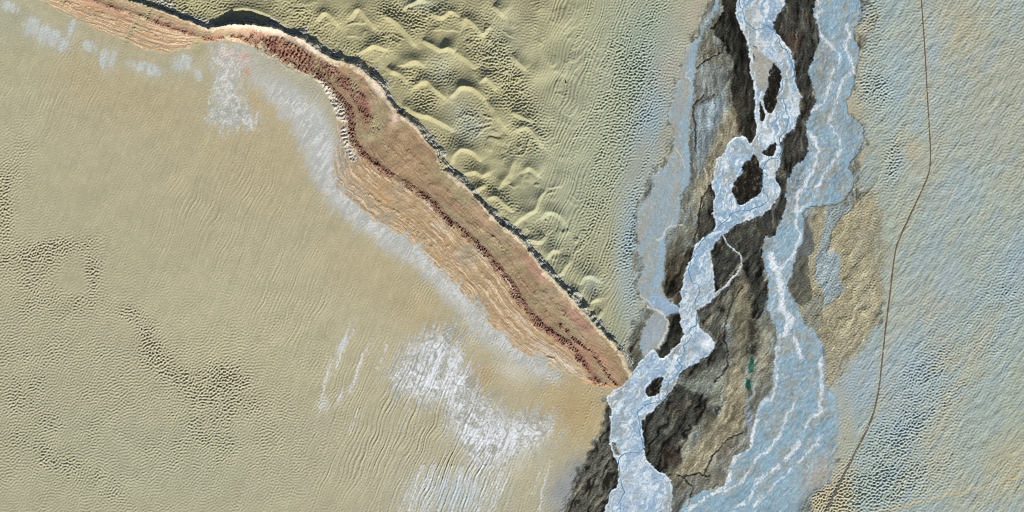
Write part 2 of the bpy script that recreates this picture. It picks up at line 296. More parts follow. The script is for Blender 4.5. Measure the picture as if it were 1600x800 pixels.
hr = hr + ridge_m * (drain * .10 - .04 * st1)
H[RS] += hr
guls = band(33, 6.2, .3, ang=8, conc=3, mn=.1); upz = ell(455, 82, 70, 26, 35)
H += redm * upz * (1.1 * guls)
H += redm * sm(-1.9, -.2, nC + .4 * nD) * (1.8 + 1.35 * gul) + whitem * (1.3 + .55 * gulw + .8 * gul + .6 * nC)
# little scarps below the red line
for sp in ([(875,508),(902,533),(928,554),(946,580),(960,600)], [(570,302),(582,308),(600,320),(622,335),(640,350),(655,365),(665,378)], [(655,370),(668,382),(675,388)],
           [(770,372),(785,386),(800,398)], [(835,445),(842,455)], [(740,348),(760,362),(778,378),(790,398)], [(852,550),(860,560),(868,562)], [(700,385),(712,392)], [(540,205),(560,232),(590,262)],
           [(400,78),(430,92),(462,112),(488,118),(506,138)], [(600,228),(618,240),(640,262)], [(838,470),(850,484),(862,498)], [(880,490),(896,502)], [(800,420),(822,446),(838,462)], [(850,455),(866,470),(884,492)], [(905,520),(922,545),(940,565)], [(700,300),(716,318),(734,334)], [(640,235),(660,262),(672,290)], [(560,120),(580,145),(592,170)], [(240,24),(262,34),(290,44)], [(60,-6),(110,6),(160,20)], [(100,8),(150,26),(200,40),(250,58)]):
    dd = stroke(sp, 0, pad=9) if len(sp) else None
    q = np.array(sp); m = (q[-1] - q[0]) / np.hypot(*(q[-1] - q[0]))
    side = (GX - q[0][0]) * m[1] - (GY - q[0][1]) * m[0]      # positive to the north-east
    H += np.where(dd < 9, .8 * np.exp(-np.clip(dd, 0, 9) / 2.0) * (.8 + .6 * nD), 0)

# ------------------------------------------------------------------ dunes
dune_id = np.full((NY, NX), -1, np.int16); dune_best = np.full((NY, NX), 99, f32)
dh = np.zeros((NY, NX), f32)
lee_all = np.zeros((NY, NX), f32)
for k, (p, A, lab) in enumerate(DUNES):
    pp = np.array(p, float); m = 45
    sl = box(pp[:, 0].min() - m, pp[:, 0].max() + m, pp[:, 1].min() - m, pp[:, 1].max() + m)
    q = smooth_line(p, 4); x = GX[sl] + nCs[sl] * 1.2; y = GY[sl] + nCs[sl] * .8
    best = np.full(x.shape, 1e9, f32); sd = np.zeros(x.shape, f32); s = np.zeros(x.shape, f32); acc = 0
    for a, b in zip(q[:-1], q[1:]):
        d = b - a; L = d @ d; l = math.sqrt(L)
        t0 = ((x - a[0]) * d[0] + (y - a[1]) * d[1]) / L; t = np.clip(t0, 0, 1)
        r = np.hypot(x - a[0] - t * d[0], y - a[1] - t * d[1]); cr = d[0] * (y - a[1]) - d[1] * (x - a[0])
        mm = r < best; best = np.where(mm, r, best); sd = np.where(mm, np.where(cr > 0, r, -r), sd); s = np.where(mm, acc + t * l, s); acc += l
    tp = np.clip(np.minimum(s, acc - s) / (acc * .32), 0, 1) ** .6
    lee = sd
    A_ = abs(A) * 2.5; wl = 6.0
    prof = np.where(lee > 0, np.clip(1 - lee / wl, 0, 1), np.exp(-(np.abs(lee) / 12.0) ** 1.3))
    hh = A_ * 1.15 * (.25 + .75 * tp) * prof * sm(45, 20, best)
    if A < 0: hh *= .9
    dh[sl] = np.maximum(dh[sl], hh)
    ext = np.where(lee > 0, best / 8.0, best / 14.0)
    cur = dune_best[sl]; better = (ext < cur) & (ext < 1)
    dune_best[sl] = np.where(better, ext, cur); di = dune_id[sl]; di[better] = k; dune_id[sl] = di
    lee_all[sl] = np.maximum(lee_all[sl], np.exp(-(lee / 3.5) ** 2) * (.3 + .7 * tp))

ph = (GY * .92 + GX * .25) / 36 + .55 * blur(noise(201, 60), 16) / .8
tfr = ph - np.floor(ph)
saw = np.where(tfr < .8, (tfr / .8) ** 1.3, (1 - tfr) / .2)
pm = sm(-.2, 1.0, blur(noise(202, 50), 14) * 1.6 + .15) * np.clip(ell(640, 40, 190, 80, 10) * 1.2 + ell(790, 250, 60, 130, -30) * 1.1 + ell(870, 370, 40, 80, -30) + .35 * ell(860, 120, 80, 140), 0, 1)
pdune = saw * pm * 3.6
PD = pdune
DUNEFIELD = [(-150,-150),(1118,-150),(1118,-110),(1060,-20),(1040,60),(1010,150),(985,250),(965,330),(962,420),(975,500),(984,560),(990,585)] + [(a + 3, b - 3) for a, b in CREST[::-1][1:]]
dfield = poly(DUNEFIELD, sub=1, pad=30)
dm_ = sm(6, -6, dfield)
ridge_full = full(tip_end, 99)
near_d = np.clip(1 - dune_best * .8, 0, 1)
dh = np.maximum(dh, PD * .6 * (1 - near_d))
H += dh * sm(-4, 6, ridge_full) * sm(-2, 8, np.where(ridge_full > 90, 99, ridge_full))
H += dm_ * (nBs * 1.2 + nCs * .12) * sm(3, 20, np.where(ridge_full > 90, 99, ridge_full)) * sm(960, 860, GX)

# ------------------------------------------------------------------ water, woods, islands
d_west = poly(WEST); d_main = poly(MAIN); d_east = poly(EAST)
d_isl = [poly(p, sub=4) for p, _ in ISLANDS]
d_islm = np.minimum.reduce(d_isl)
d_pond = [poly(p, sub=3) for p, _ in PONDS]
d_ox = stroke(OXBOW, [2.5,2.5,2.5,2.5,2.6,3,4,5,8,12])
d_wood = [poly(p, sub=3) for p, _ in WOODS]
m_west = sm(2.2, -2.2, d_west + nD * .8); se = .8 + 14 * ell(1300, 710, 70, 130); m_east = sm(1, -1, (d_east + nD * .5) / se)
m_main = np.maximum(sm(.8, -.8, d_main) * sm(-.8, .8, d_islm), sm(.8, -.8, d_ox) * sm(-.8, .8, d_islm))
m_isl = sm(.8, -.8, d_islm)
FLOOD = [(1114,-110),(1108,0),(1090,55),(1066,100),(1054,150),(1044,185),(1048,235),(1018,275),(994,328),(991,400),(992,450),(1004,482),(990,510),(981,550),(985,590),(950,620),(935,690),(905,735),(870,800),(820,930),(1190,930),(1250,800),(1300,740),(1306,650),(1300,610),(1325,565),(1372,500),(1378,440),(1362,400),(1368,320),(1340,290),(1350,230),(1345,190),(1328,165),(1342,110),(1346,70),(1340,40),(1349,0),(1349,-110)]
d_flood = poly(FLOOD, sub=2, pad=30)
m_flood = sm(5, -5, d_flood + nC * 4)
DARKSPOTS = [(1136,118,10,7,-50),(1112,152,10,3,-25),(1100,160,8,3,-30),(1125,105,8,4,-30),(1053,450,10,12,20),(1095,640,8,16,25),(1176,520,9,30,0),(1010,655,10,4,-55),(1170,548,12,9,0),(1100,590,18,4,-30),(1108,700,10,3,-50),(1120,640,9,4,-40)]

# ripples: rough or smooth ground
amp = .25 + .12 * nB * 0
amp = (.26 + (.035 + .06 * sm(300, 480, GY - .4 * GX) - .26) * sm(1010, 960, GX)).astype(f32) + .50 * ell(60, 640, 300, 200) + .40 * ell(330, 640, 140, 140) + .22 * ell(0, 300, 110, 150)
for cx, cy, rx, ry, a, v in [(90,385,55,14,-8,1.5),(40,405,45,16,0,.8),(145,420,14,34,0,1.0),(60,450,40,40,0,.6),(110,470,40,18,0,.6),(112,442,20,16,0,-1.3),(205,490,18,12,20,1.3),(228,520,18,22,-30,1.0),(245,555,26,20,30,.9),(285,592,28,18,10,.9),(345,585,34,18,15,1.2),(355,625,40,35,0,.55),(330,700,50,60,0,.3),
      (80,720,60,14,35,.45),(150,750,60,16,35,.55),(60,600,90,120,0,.35),(20,260,22,40,30,.7),(5,330,14,60,0,1.0),(180,690,30,50,0,-.2),(300,480,60,60,0,-.12),(200,260,160,130,0,-.12),(450,690,60,80,0,.25),
      (240,12,120,16,6,1.0),(330,8,60,12,0,.9),(300,20,30,12,20,.9),(460,20,50,22,15,.9),(500,50,50,16,30,1.0),(560,75,30,16,20,.8),(530,30,30,20,0,.7),(575,110,40,14,35,.7),
      (605,62,22,18,40,1.1),(650,40,18,20,0,1.2),(612,15,25,14,0,1.1),(692,112,26,26,10,1.3),(742,75,16,30,-12,1.3),(775,95,22,70,-8,1.0),(662,160,22,20,20,1.5),(735,190,30,38,-15,1.3),(640,120,20,18,0,1.4),(760,148,10,12,0,.9),
      (690,215,26,10,30,.9),(735,255,14,12,0,.9),(760,290,26,14,25,1.2),(790,320,22,14,35,1.0),(790,110,20,60,-20,.9),(815,150,30,60,-30,.9),(835,215,25,30,-40,.9),(800,230,25,30,0,.6),(850,360,22,20,40,.9),(880,390,20,30,-30,.5),(650,20,70,20,0,.6),(700,20,60,24,0,.6),(830,30,40,50,0,.5),(925,455,14,14,0,.6),
      (1000,60,40,90,14,1.0),(960,180,40,120,16,.9),(1010,180,30,60,14,.8),(940,330,40,90,12,.9),(985,360,18,60,8,.9),(985,460,16,50,4,.7),(960,560,20,30,-40,.8),
      (1368,140,26,30,0,1.3),(1395,255,14,45,8,1.0),(1360,30,20,60,0,.8),(1340,330,22,40,20,.6),(1430,590,50,22,-30,.8),(1390,700,70,36,-35,.9),(1300,780,60,30,-30,1.7),(1400,760,80,30,-25,1.0),(1560,480,50,120,18,.5),(1440,640,60,26,-30,.7),(1480,560,50,60,0,.3),(1540,700,60,80,0,.1),(1575,60,60,80,0,.1),(1480,180,50,90,0,.15),(1440,70,30,80,0,.1)]:
    amp += v * ell(cx, cy, rx, ry, a)
amp = np.clip(amp * (1 + .14 * nB + .10 * nC) + streak_wide * .26 * sm(820, 900, GX) * sm(1080, 1000, GX), .05, 1.8)
amp *= 1 - .85 * lee_all
water_any = np.maximum.reduce([m_west, m_main, m_east])
amp *= (1 - .93 * water_any)
amp *= 1 - .75 * sm(900, 880, GX) * 0
amp *= 1 - .8 * sm(2, -3, ridge_full)
rotw = sm(-.8, .8, nB)
rr = ripA * (.6 + .4 * rotw) + ripB * (.7 - .5 * rotw)
def blur(a, lam):
    return np.fft.irfft2(np.fft.rfft2(a) * np.exp(-(KR * lam) ** 2), s=(NY, NX)).astype(f32)
rr = rr / (np.sqrt(np.maximum(blur(rr * rr, 9), 1e-4)) * .85 + .12)
ripN = ripN / (np.sqrt(np.maximum(blur(ripN * ripN, 10), 1e-4)) * .8 + .2)
dune_cell = (rr + .10 * rr * rr) * .34 + .12 * ripC * sm(.6, 1.4, amp)
ripE = band(27, 4.6, .25, ang=62, conc=3, mn=.1)
inner = np.clip(sm(3, 10, np.abs(d_flood)) + (d_flood > 0), 0, 1)
H += dune_cell * amp * 1.15 * np.where(d_flood < 0, .4, 1)
H += (ripE * .035 + ripN * (.055 + .05 * sm(300, 600, GX) * sm(250, 450, GY)) * sm(.3, 2.2, streak_wide + .6 * nB + .5 * sm(1010, 960, GX))) * np.where(water_any > .5, .5, 1) * sm(-4, 2, ridge_full) * (.7 + .5 * sm(-1, 1, nB))
# linear dunes south-west of the salt flat, and between ridge and river
lin1 = sm(0, 1, ell(600, 640, 110, 130, -20) * 2.0) * sm(560, 480, GX - (GY - 600) * .0 + 0) * 0 + ell(620, 680, 110, 110, -30)
lin1 = 2.2 * np.clip(lin1 + .8 * ell(450, 470, 70, 90, 0) * .5 + .8 * ell(80, 150, 90, 50) * .35 + ell(720, 760, 70, 50, 0) + .35 * ell(350, 330, 120, 100), 0, 1.2)
lin2 = sm(820, 880, GX) * sm(1040, 990, GX) * dm_
# winding long crests: streak texture built in a frame along the wind
wa = math.radians(113); 
uu = GX * math.cos(wa) + GY * math.sin(wa); vv = -GX * math.sin(wa) + GY * math.cos(wa)
vw = vv + nCs * .35 + nBs * 2.2
def line_tex(seed, ld, ls):
    rg = np.random.default_rng(seed).standard_normal((512, 1024))
    F = np.exp(-((np.abs(ky) * ld - 1) / .35) ** 2) / (1 + (kx * ls) ** 2)
    t = np.fft.irfft2(np.fft.rfft2(rg) * F, s=(512, 1024)); return (t / t.std()).astype(f32)
ln1 = samp(line_tex(31, 13, 220), vw * 2.0 + 3000, uu * 1.0 + 3000)
ln2 = samp(line_tex(32, 10, 140), vw * 2.0 + 3000, uu * 1.0 + 3500)
ln3 = samp(line_tex(34, 9, 120), vw * 2.0 + 3000, uu + 3000)
H += (np.maximum(ln1, 0.1) * .26 + ln3 * .07 + .05 * ln2) * lin1 * (.7 + .5 * sm(-1, 1, nC)) + ln2 * .22 * lin2 + ln2 * .02 * sm(2, 10, np.where(ridge_full > 90, 99, ridge_full)) * (1 - water_any)

# banks, channels and woods
H -= water_any * .55
H -= m_main * .25 * (1 - m_isl)
creek = [[(1160,445),(1145,472),(1135,500),(1132,530),(1139,555),(1132,580),(1115,597)],[(1110,742),(1098,744),(1090,738),(1070,745)],[(1160,675),(1140,683),(1126,698),(1112,712),(1104,735),(1098,745)],
         [(1084,375),(1092,350),(1094,318),(1102,302),(1112,288)],[(1132,70),(1125,82),(1112,88),(1100,97),(1090,105)],[(1131,18),(1122,32),(1113,45)],[(1100,150),(1086,160),(1084,180),(1088,210),(1086,235)],[(1060,740),(1080,760),(1075,790)]]
dcreek = np.minimum.reduce([stroke(c, 1.4) for c in creek])
mcreek = sm(1.3, -.2, dcreek)
H -= mcreek * .9
wood_m = np.zeros((NY, NX), f32)
for d in d_wood: wood_m = np.maximum(wood_m, sm(1.0, -1.2, d))
wood_m *= (1 - water_any)
wood_m = np.maximum(wood_m, m_isl)
n1 = flow_noise(91, 18, 100, 2.6, 2.6); n2 = flow_noise(92, 8, 44, 2.2, 1.8); n3 = flow_noise(93, 3.6, 16, 1.8, 1.2); clump = band(94, 4.2, .35)
fil1 = np.exp(-(n1 / .07) ** 2); fil2 = np.exp(-((n2 - .3) / .09) ** 2); fil3 = np.exp(-((n3 + .2) / .13) ** 2)
fold = -np.abs(noise(41, 16, 34, ang=125, slope=2)) ; fold2 = -np.abs(noise(42, 7, 12, ang=110, slope=1.6))
H += wood_m * (.4 + .12 * n1 + .08 * n2 + .05 * n3 + .14 * clump - .3 * fil1 - .2 * fil2)
H += m_flood * (1 - water_any) * (1 - wood_m) * (.12 * n1 + .10 * n2 + .07 * n3 + .10 * clump - .2 * fil2)
H += m_east * (.10 * noise(43, 6, 14, ang=130)) + m_main * .12 * nD * .8
# escarpment east of the river
esc = [(1372,280),(1360,294),(1335,322),(1315,340),(1300,360),(1295,382),(1293,400)]
esc2 = [(1320,452),(1308,466),(1290,480)]
for e in (esc, esc2):
    dd = stroke(e, 0, pad=26); q = np.array(e); m = (q[-1] - q[0]) / np.hypot(*(q[-1] - q[0]))
    side = (GX - q[0][0]) * m[1] - (GY - q[0][1]) * m[0]      # positive to the right bank's other side
    s_ = np.where(side < 0, sm(26, 0, dd), sm(2.0, 0, dd))
    H += np.where(dd < 26, s_ * .9, 0) * (dd < 26)
# olive rough ground east of the river
OLIVE = [(1262,400),(1275,335),(1300,322),(1335,322),(1360,296),(1376,320),(1384,400),(1376,450),(1358,528),(1328,562),(1300,602),(1289,600),(1287,545),(1274,520),(1256,502),(1248,478),(1262,440)]
d_olive = poly(OLIVE, pad=25, sub=2); m_olive = sm(9, -9, d_olive + 3 * nC)
H += m_olive * (.22 * n1 + .12 * n2 + .10 * clump)
H += (GX > 1340) * (1 - m_olive) * (nC * .12 + noise(44, 8, 30, ang=125) * .22)
H += sm(985, 940, GX) * (1 - dm_) * (nBs * .18) * sm(2, 14, np.where(ridge_full > 90, 99, ridge_full))
fade = sm(X0, X0 + 45, GX) * sm(X1, X1 - 45, GX) * sm(Y0, Y0 + 45, GY) * sm(Y1, Y1 - 45, GY)
H = (H * fade).astype(f32)

# ------------------------------------------------------------------ ground colours (the materials' own, plus shading painted into the red gullies)
COL = np.empty((NY, NX, 3), f32); COL[:] = lin(175, 169, 141)
def mix(rgb, m):
    global COL
    c = lin(*rgb); m = np.clip(m, 0, 1)[..., None]; COL += (c - COL) * m
def mixs(sl, rgb, m):
    c = lin(*rgb); m = np.clip(m, 0, 1)[..., None]; COL[sl] += (c - COL[sl]) * m
sw = (1 - dm_) * sm(1010, 985, GX)
for cx, cy, rx, ry, a, rgb, v in [(150,130,200,60,15,(180,163,124),.75),(450,230,110,90,30,(184,167,130),.7),(330,280,180,120,0,(176,164,128),.5),(640,470,120,60,35,(182,165,128),.8),(560,420,70,50,0,(186,170,134),.5),
      (60,650,260,260,0,(168,166,139),.85),(300,720,260,120,0,(170,170,144),.7),(30,130,60,80,0,(172,172,144),.5),(0,40,40,40,0,(160,165,145),.5),(880,640,60,50,30,(180,160,120),.9),(905,640,40,60,10,(178,158,118),.7),(752,585,32,26,40,(176,157,122),1.0),(800,610,40,24,30,(186,172,142),.6),(660,500,50,20,35,(164,150,118),.7),
      (650,720,120,80,0,(180,175,150),.6),(830,720,60,50,0,(180,174,146),.8),(570,330,60,30,40,(176,158,122),.8),(450,110,50,16,25,(190,168,128),.7),(400,160,30,30,0,(186,160,120),.7),(590,560,60,70,0,(186,178,150),.5),(380,500,160,100,0,(182,176,146),.6)]:
    mix(rgb, ell(cx, cy, rx, ry, a) * v * sw * (.55 if cy < 560 and rgb[2] < 135 and cx < 740 else 1))
mix((167,162,126), dm_)
for cx, cy, rx, ry, a, rgb, v in [(930,200,90,260,14,(160,168,146),.9),(1000,60,60,90,14,(152,166,152),.8),(1020,190,36,110,14,(148,166,172),.95),(990,370,26,80,6,(146,166,174),.95),(985,470,22,60,0,(150,168,170),.7),(900,120,60,160,12,(170,170,140),.6),(720,170,20,25,0,(158,164,150),.5),
      (690,110,20,25,0,(158,164,150),.5),(735,200,24,24,0,(155,165,158),.6),(790,60,40,60,0,(165,168,145),.5),(960,530,26,40,-30,(150,160,140),.6),(660,8,30,12,0,(158,165,150),.5),(925,445,16,20,0,(152,164,156),.6),(1046,110,18,40,14,(165,162,146),.8),(1090,20,22,30,14,(168,162,146),.8),(1045,215,16,40,14,(160,156,136),.7),(1005,395,14,16,0,(150,142,118),.6),(1000,250,14,40,14,(160,158,138),.5)]:
    mix(rgb, ell(cx, cy, rx, ry, a) * v)
# east plain
eastm = sm(1322, 1345, GX + nC * 3)
mix((153,166,160), eastm * sm(-3, 3, d_flood))
for cx, cy, rx, ry, a, rgb, v in [(1340,80,10,70,0,(168,164,146),.9),(1356,35,14,30,0,(158,152,128),.9),(1340,175,12,20,0,(166,158,134),.8),(1345,260,12,50,0,(158,154,134),.8),(1540,120,100,110,20,(170,167,144),.75),(1600,250,50,150,20,(166,165,146),.6),(1500,40,50,60,0,(176,168,138),.7),(1405,65,14,26,0,(176,166,132),.7),(1425,235,20,34,-20,(180,166,130),.85),(1470,270,30,50,0,(170,164,134),.5),(1400,130,30,90,0,(156,172,172),.8),(1455,75,14,60,0,(154,170,176),.7),(1450,160,20,40,0,(160,172,172),.6),
      (1500,310,40,60,10,(154,170,176),.8),(1550,330,50,60,20,(160,170,156),.6),(1400,330,30,60,20,(164,168,148),.6),(1450,370,30,60,25,(158,168,156),.6),(1365,220,20,60,0,(166,164,138),.6),(1430,470,40,60,10,(160,168,160),.7),(1480,440,24,40,10,(154,170,178),.7),(1460,500,40,50,0,(168,162,138),.6),(1470,560,26,30,10,(176,164,134),.8),
      (1350,600,60,60,-35,(150,168,178),.9),(1420,560,40,40,-35,(154,170,176),.7),(1440,640,60,40,-30,(152,168,172),.8),(1340,690,26,60,30,(158,170,164),.6),(1560,520,60,110,18,(156,170,166),.8),(1500,600,20,120,24,(172,168,140),.7),(1590,640,40,90,20,(160,168,150),.7),(1540,760,110,45,-10,(170,168,144),.8),(1590,720,50,40,0,(176,166,132),.7),(1410,760,70,40,-20,(162,172,164),.7),(1460,700,40,50,20,(172,170,146),.6),(1590,400,30,80,15,(148,168,178),.6),(1300,680,8,60,6,(172,164,140),.8),(1285,755,20,22,-40,(184,172,146),.9)]:
    mix(rgb, ell(cx, cy, rx, ry, a) * v * sm(1240, 1300, GX) * (.75 if rgb[0] > rgb[2] + 20 and cx > 1350 else 1))
COL *= (1 + .05 * eastm)[..., None]
en = noise(51, 40, 90, ang=115)
e2 = noise(53, 16, 60, ang=120, slope=2.0); mix((172,165,140), sm(.3, 1.5, .6 * en + .6 * e2) * eastm * .22); mix((148,166,174), sm(.1, 1.4, -.5 * en - .7 * e2) * eastm * .42); mix((132,138,126), eastm * np.exp(-((e2 - .5) / .07) ** 2) * .35)
# flood plain
fp = m_flood * (1 - m_olive)
mix((120,124,114), fp * .92)
bl = noise(52, 18, 40, ang=120)
mix((134,150,156), fp * sm(.1, 1.1, bl) * .7)
for cx, cy, rx, ry, a, rgb, v in [(1108,120,22,26,0,(118,120,112),.6),(1120,175,22,30,0,(140,156,162),.8),(1095,230,14,40,10,(132,140,138),.8),(1130,200,9,34,18,(150,144,122),1),(1115,250,8,40,22,(148,142,120),1),(1102,290,10,30,20,(150,144,122),.9),(1090,320,10,22,0,(144,140,120),.9),(1075,370,14,28,20,(118,118,100),.7),(1050,420,10,26,10,(138,130,104),.9),
      (1105,78,12,14,0,(120,116,104),.9),(1165,460,14,40,-8,(140,134,108),.9),(1175,500,10,60,0,(120,114,94),.8),(1155,520,9,50,0,(138,132,106),.9),(1192,560,8,40,5,(128,122,100),.9),(1100,600,40,16,-25,(134,142,130),.8),(1118,590,20,14,-35,(136,144,134),.8),(1148,620,16,60,0,(150,144,122),1),(1135,680,20,34,40,(150,144,122),1),(1090,725,36,18,-28,(154,148,124),1),(1080,702,16,14,0,(140,142,122),.7),
      (1182,600,9,60,4,(132,134,124),.8),(1168,650,6,24,0,(140,158,172),.8),(1140,708,22,22,-35,(136,132,120),.9),(1110,755,26,16,-20,(120,116,100),.9),(1070,770,22,18,-20,(112,110,94),.9),(1065,790,26,14,-35,(128,150,158),.7),(1350,40,10,40,0,(160,154,128),.7),(1335,60,10,14,0,(150,142,118),.8),(1345,110,6,60,0,(164,158,134),.6),(1336,180,10,20,0,(160,150,124),.8),
      (1300,270,20,14,-20,(146,138,118),.6),(1310,225,10,34,8,(150,158,158),.5),(905,735,20,26,30,(138,142,142),.9),(880,770,26,40,30,(146,152,156),.9),(925,720,14,20,20,(112,112,104),.6)]:
    mix(rgb, ell(cx, cy, rx, ry, a) * v * np.maximum(m_flood, sm(930, 900, GX)) * (1 - .0 * wood_m))
mix((104,98,82), fp * (1 - water_any) * sm(.1, 1.6, -n2 + .4 * nC) * .7); mix((168,166,150), fp * (1 - water_any) * fil1 * .35); mix((160,160,146), fp * (1 - water_any) * fil3 * .12)
mix((64,60,50), fp * (1 - water_any) * fil2 * sm(-.5, 1, nC) * .55)
mix((158,152,126), m_olive * .7); mix((140,130,102), m_olive * sm(0, 1.5, fold2 * -1 - .5) * .5)
BLUE_IN = [(1277,400),(1293,392),(1313,400),(1312,440),(1320,452),(1302,468),(1288,480),(1284,455),(1275,438)]
mix((148,164,170), sm(1.5, -1.5, poly(BLUE_IN)) * .9)
mix((146,162,166), sm(1.5, -1.5, poly([(1300,322),(1335,322),(1315,340),(1298,365),(1293,400),(1279,402),(1283,370),(1290,338)])) * .85)
mix((92,92,82), sm(1.5, -1.5, poly([(1246,398),(1262,402),(1262,425),(1270,458),(1262,474),(1250,478),(1234,455),(1238,427)])) * .9)
mix((140,142,130), sm(1.5, -1.5, poly([(1274,463),(1285,466),(1283,508),(1272,518),(1258,510),(1252,487)])) * .9)
mix((98,104,104), sm(1.5, -1.5, poly([(1256,334),(1265,352),(1271,372),(1268,396),(1248,402),(1251,387),(1258,370),(1256,352)])) * .9)
mix((110,104,80), ell(1277, 492, 4, 5) * 1)
# woodland, scrub
for (p, rgb), d in zip(WOODS, d_wood):
    k_i = [q is p for q, _ in WOODS].index(True); mm = sm(1.2, -2.0, d + nE * .6) if k_i in (0, 4) else sm(2.4, -3.2, d + 1.6 * n2 + .6 * nE)
    mix(rgb, mm * .94)
dw = wood_m * (1 - m_isl)
lum = np.clip(COL[..., 1] * 9, 0, 1)
mix((118,114,98), dw * fil1 * (.12 + .4 * lum)); mix((128,124,108), dw * fil2 * .35 * lum); mix((110,108,94), dw * fil3 * .12)
mix((140,136,116), dw * sm(.6, 2.2, n2 + .6 * nC) * .5 * lum); mix((24,24,22), dw * sm(.5, 1.9, -n2 - .5 * n3) * .75)
mix((80,68,58), dw * sm(.6, 1.8, noise(58, 30)) * .25 * sm(1000, 1020, GX))
mix((92,72,62), ell(1238, 68, 14, 16) * .6 * dw); mix((84,60,50), ell(1050, 715, 16, 16) * .4 * dw); mix((80,56,42), ell(1148, 200, 8, 12) * .7)
for cx, cy, rx, ry, a in DARKSPOTS:
    mix((34,33,29), np.clip(ell(cx, cy, rx, ry, a) * 1.3 * (1 + .4 * nD), 0, 1) * .85)
for P_, rgb, v in [([(1150,555),(1162,600),(1166,630),(1160,672),(1140,682),(1127,697),(1115,710),(1100,742),(1085,740),(1062,742),(1049,746),(1054,732),(1075,718),(1088,690),(1104,668),(1128,640),(1138,600)],(154,147,122),.8),
   ([(1062,596),(1085,588),(1112,570),(1130,560),(1134,575),(1115,600),(1100,612),(1080,606)],(136,143,134),.7),([(1148,165),(1152,205),(1140,220),(1128,245),(1114,275),(1100,305),(1090,318),(1086,300),(1105,262),(1118,225),(1132,190)],(150,144,120),.75),
   ([(1088,170),(1130,155),(1128,185),(1112,225),(1098,255),(1086,245)],(136,152,160),.7),([(1150,440),(1172,450),(1170,520),(1160,555),(1150,550),(1152,500)],(134,129,108),.7),([(1092,110),(1128,100),(1138,125),(1118,148),(1090,150)],(128,134,132),.6),
   ([(1110,745),(1140,705),(1165,690),(1162,706),(1140,720),(1130,752),(1104,766),(1070,790),(1055,800),(1060,770)],(126,128,122),.7)]:
    mix(rgb, sm(3, -5, poly(P_) + 2.0 * n2 + nE) * v * (1 - water_any))
mix((60,58,50), fp * (1 - water_any) * fil2 * .5)
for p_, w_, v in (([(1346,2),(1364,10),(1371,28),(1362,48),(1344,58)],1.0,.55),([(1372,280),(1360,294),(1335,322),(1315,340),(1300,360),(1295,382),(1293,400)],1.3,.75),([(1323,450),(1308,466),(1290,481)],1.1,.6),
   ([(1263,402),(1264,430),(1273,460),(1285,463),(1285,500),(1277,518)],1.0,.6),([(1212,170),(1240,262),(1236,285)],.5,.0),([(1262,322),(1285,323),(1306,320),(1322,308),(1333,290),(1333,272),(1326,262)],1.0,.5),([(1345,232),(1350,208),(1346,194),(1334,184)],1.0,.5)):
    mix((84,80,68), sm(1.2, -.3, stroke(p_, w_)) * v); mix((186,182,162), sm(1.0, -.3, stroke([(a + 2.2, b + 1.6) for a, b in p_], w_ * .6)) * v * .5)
# pitch dark growth hugging the ice
near_ice = np.clip(sm(12, 1, d_main) * (d_main > -1), 0, 1)
mix((32,30,27), near_ice * wood_m * np.clip(.55 + .4 * nC, 0, 1) * .75)
mix((44,40,34), mcreek * .9); mix((22,22,20), sm(1.5, -1, stroke([(1116,424),(1117,446),(1126,452),(1139,443),(1152,422)], 4)) * .9); mix((26,25,23), sm(1.5,-1,stroke([(1132,368),(1125,388),(1117,400)],5))*.8)
# east river: blue grey silt with brown bars and white salt threads
def river(m, blue, pale, n, lo, hi):
    mix(blue, m); mix(pale, m * sm(lo, hi, n))
nr = flow_noise(61, 12, 40, 1.9, 3)
river(m_east, (138,170,188), (150,165,168), nr, .1, .7); mix((138,134,120), m_east * np.exp(-((n2 - .6) / .22) ** 2) * sm(-.3, 1.0, nr) * .6); mix((172,188,198), m_east * np.exp(-((n3 + .5) / .25) ** 2) * .35)
for cx, cy, rx, ry, a, v in [(1292,100,14,30,-10,.8),(1280,130,12,26,0,.7),(1285,185,18,14,-40,.9),(1322,200,14,20,20,.5),(1300,240,12,18,0,.5),(1252,350,10,12,0,.2),(1300,270,14,8,-30,.9),(1285,295,10,16,20,.4),(1200,385,7,10,0,.9),(1228,545,8,14,-20,.6),(1262,550,10,14,0,.6),(1232,612,12,14,30,.7),(1222,720,20,8,-40,.35),(1140,735,10,12,0,.5),(1195,650,5,8,20,.9),(1170,735,16,8,-40,.6),(1235,330,5,14,0,.3),(1275,260,8,14,0,.4)]:
    mix((146,140,122), ell(cx, cy, rx, ry, a) * v * m_east * np.clip(.7 + .35 * nD, 0, 1))
mix((104,104,100), ell(1246, 280, 16, 22, 20) * .8 * m_east * np.clip(.6 + .5 * nD, 0, 1)); mix((110,112,108), ell(1238, 300, 8, 24, 0) * .6 * m_east)
mix((180,170,148), m_east * ell(1285, 745, 40, 26, -45) * .8)
thr = np.zeros((NY, NX), f32)
for p, wd in EAST_WHITE:
    dd = stroke(p, wd * .55)
    thr = np.maximum(thr, sm(1.8, -.6, dd + 1.5 * n3 + .8 * nE + 2.2 * sm(.1, 1.1, nC) - .1))
mix((236,242,248), thr * np.clip(.85 + .2 * nE, 0, 1) * np.maximum(m_east, .15))
mix((190,204,218), m_east * sm(.4, 1.3, noise(62, 5, 9, ang=115, slope=1.3) + .3 * n2) * np.clip(ell(1220, 460, 36, 90) + .7 * ell(1260, 270, 24, 70, 20) + .5 * ell(1300, 110, 20, 90), 0, 1) * .95); mix((206,218,228), m_east * np.exp(-((n2 + .4) / .10) ** 2) * .5); mix((160,152,132), m_east * np.exp(-((n2 - .2) / .12) ** 2) * sm(0, 1, nD + nC) * .5)
mix((92,92,86), sm(1.3, 0, np.abs(d_east)) * np.clip(.25 + .35 * nC, 0, 1) * sm(700, 520, GY))
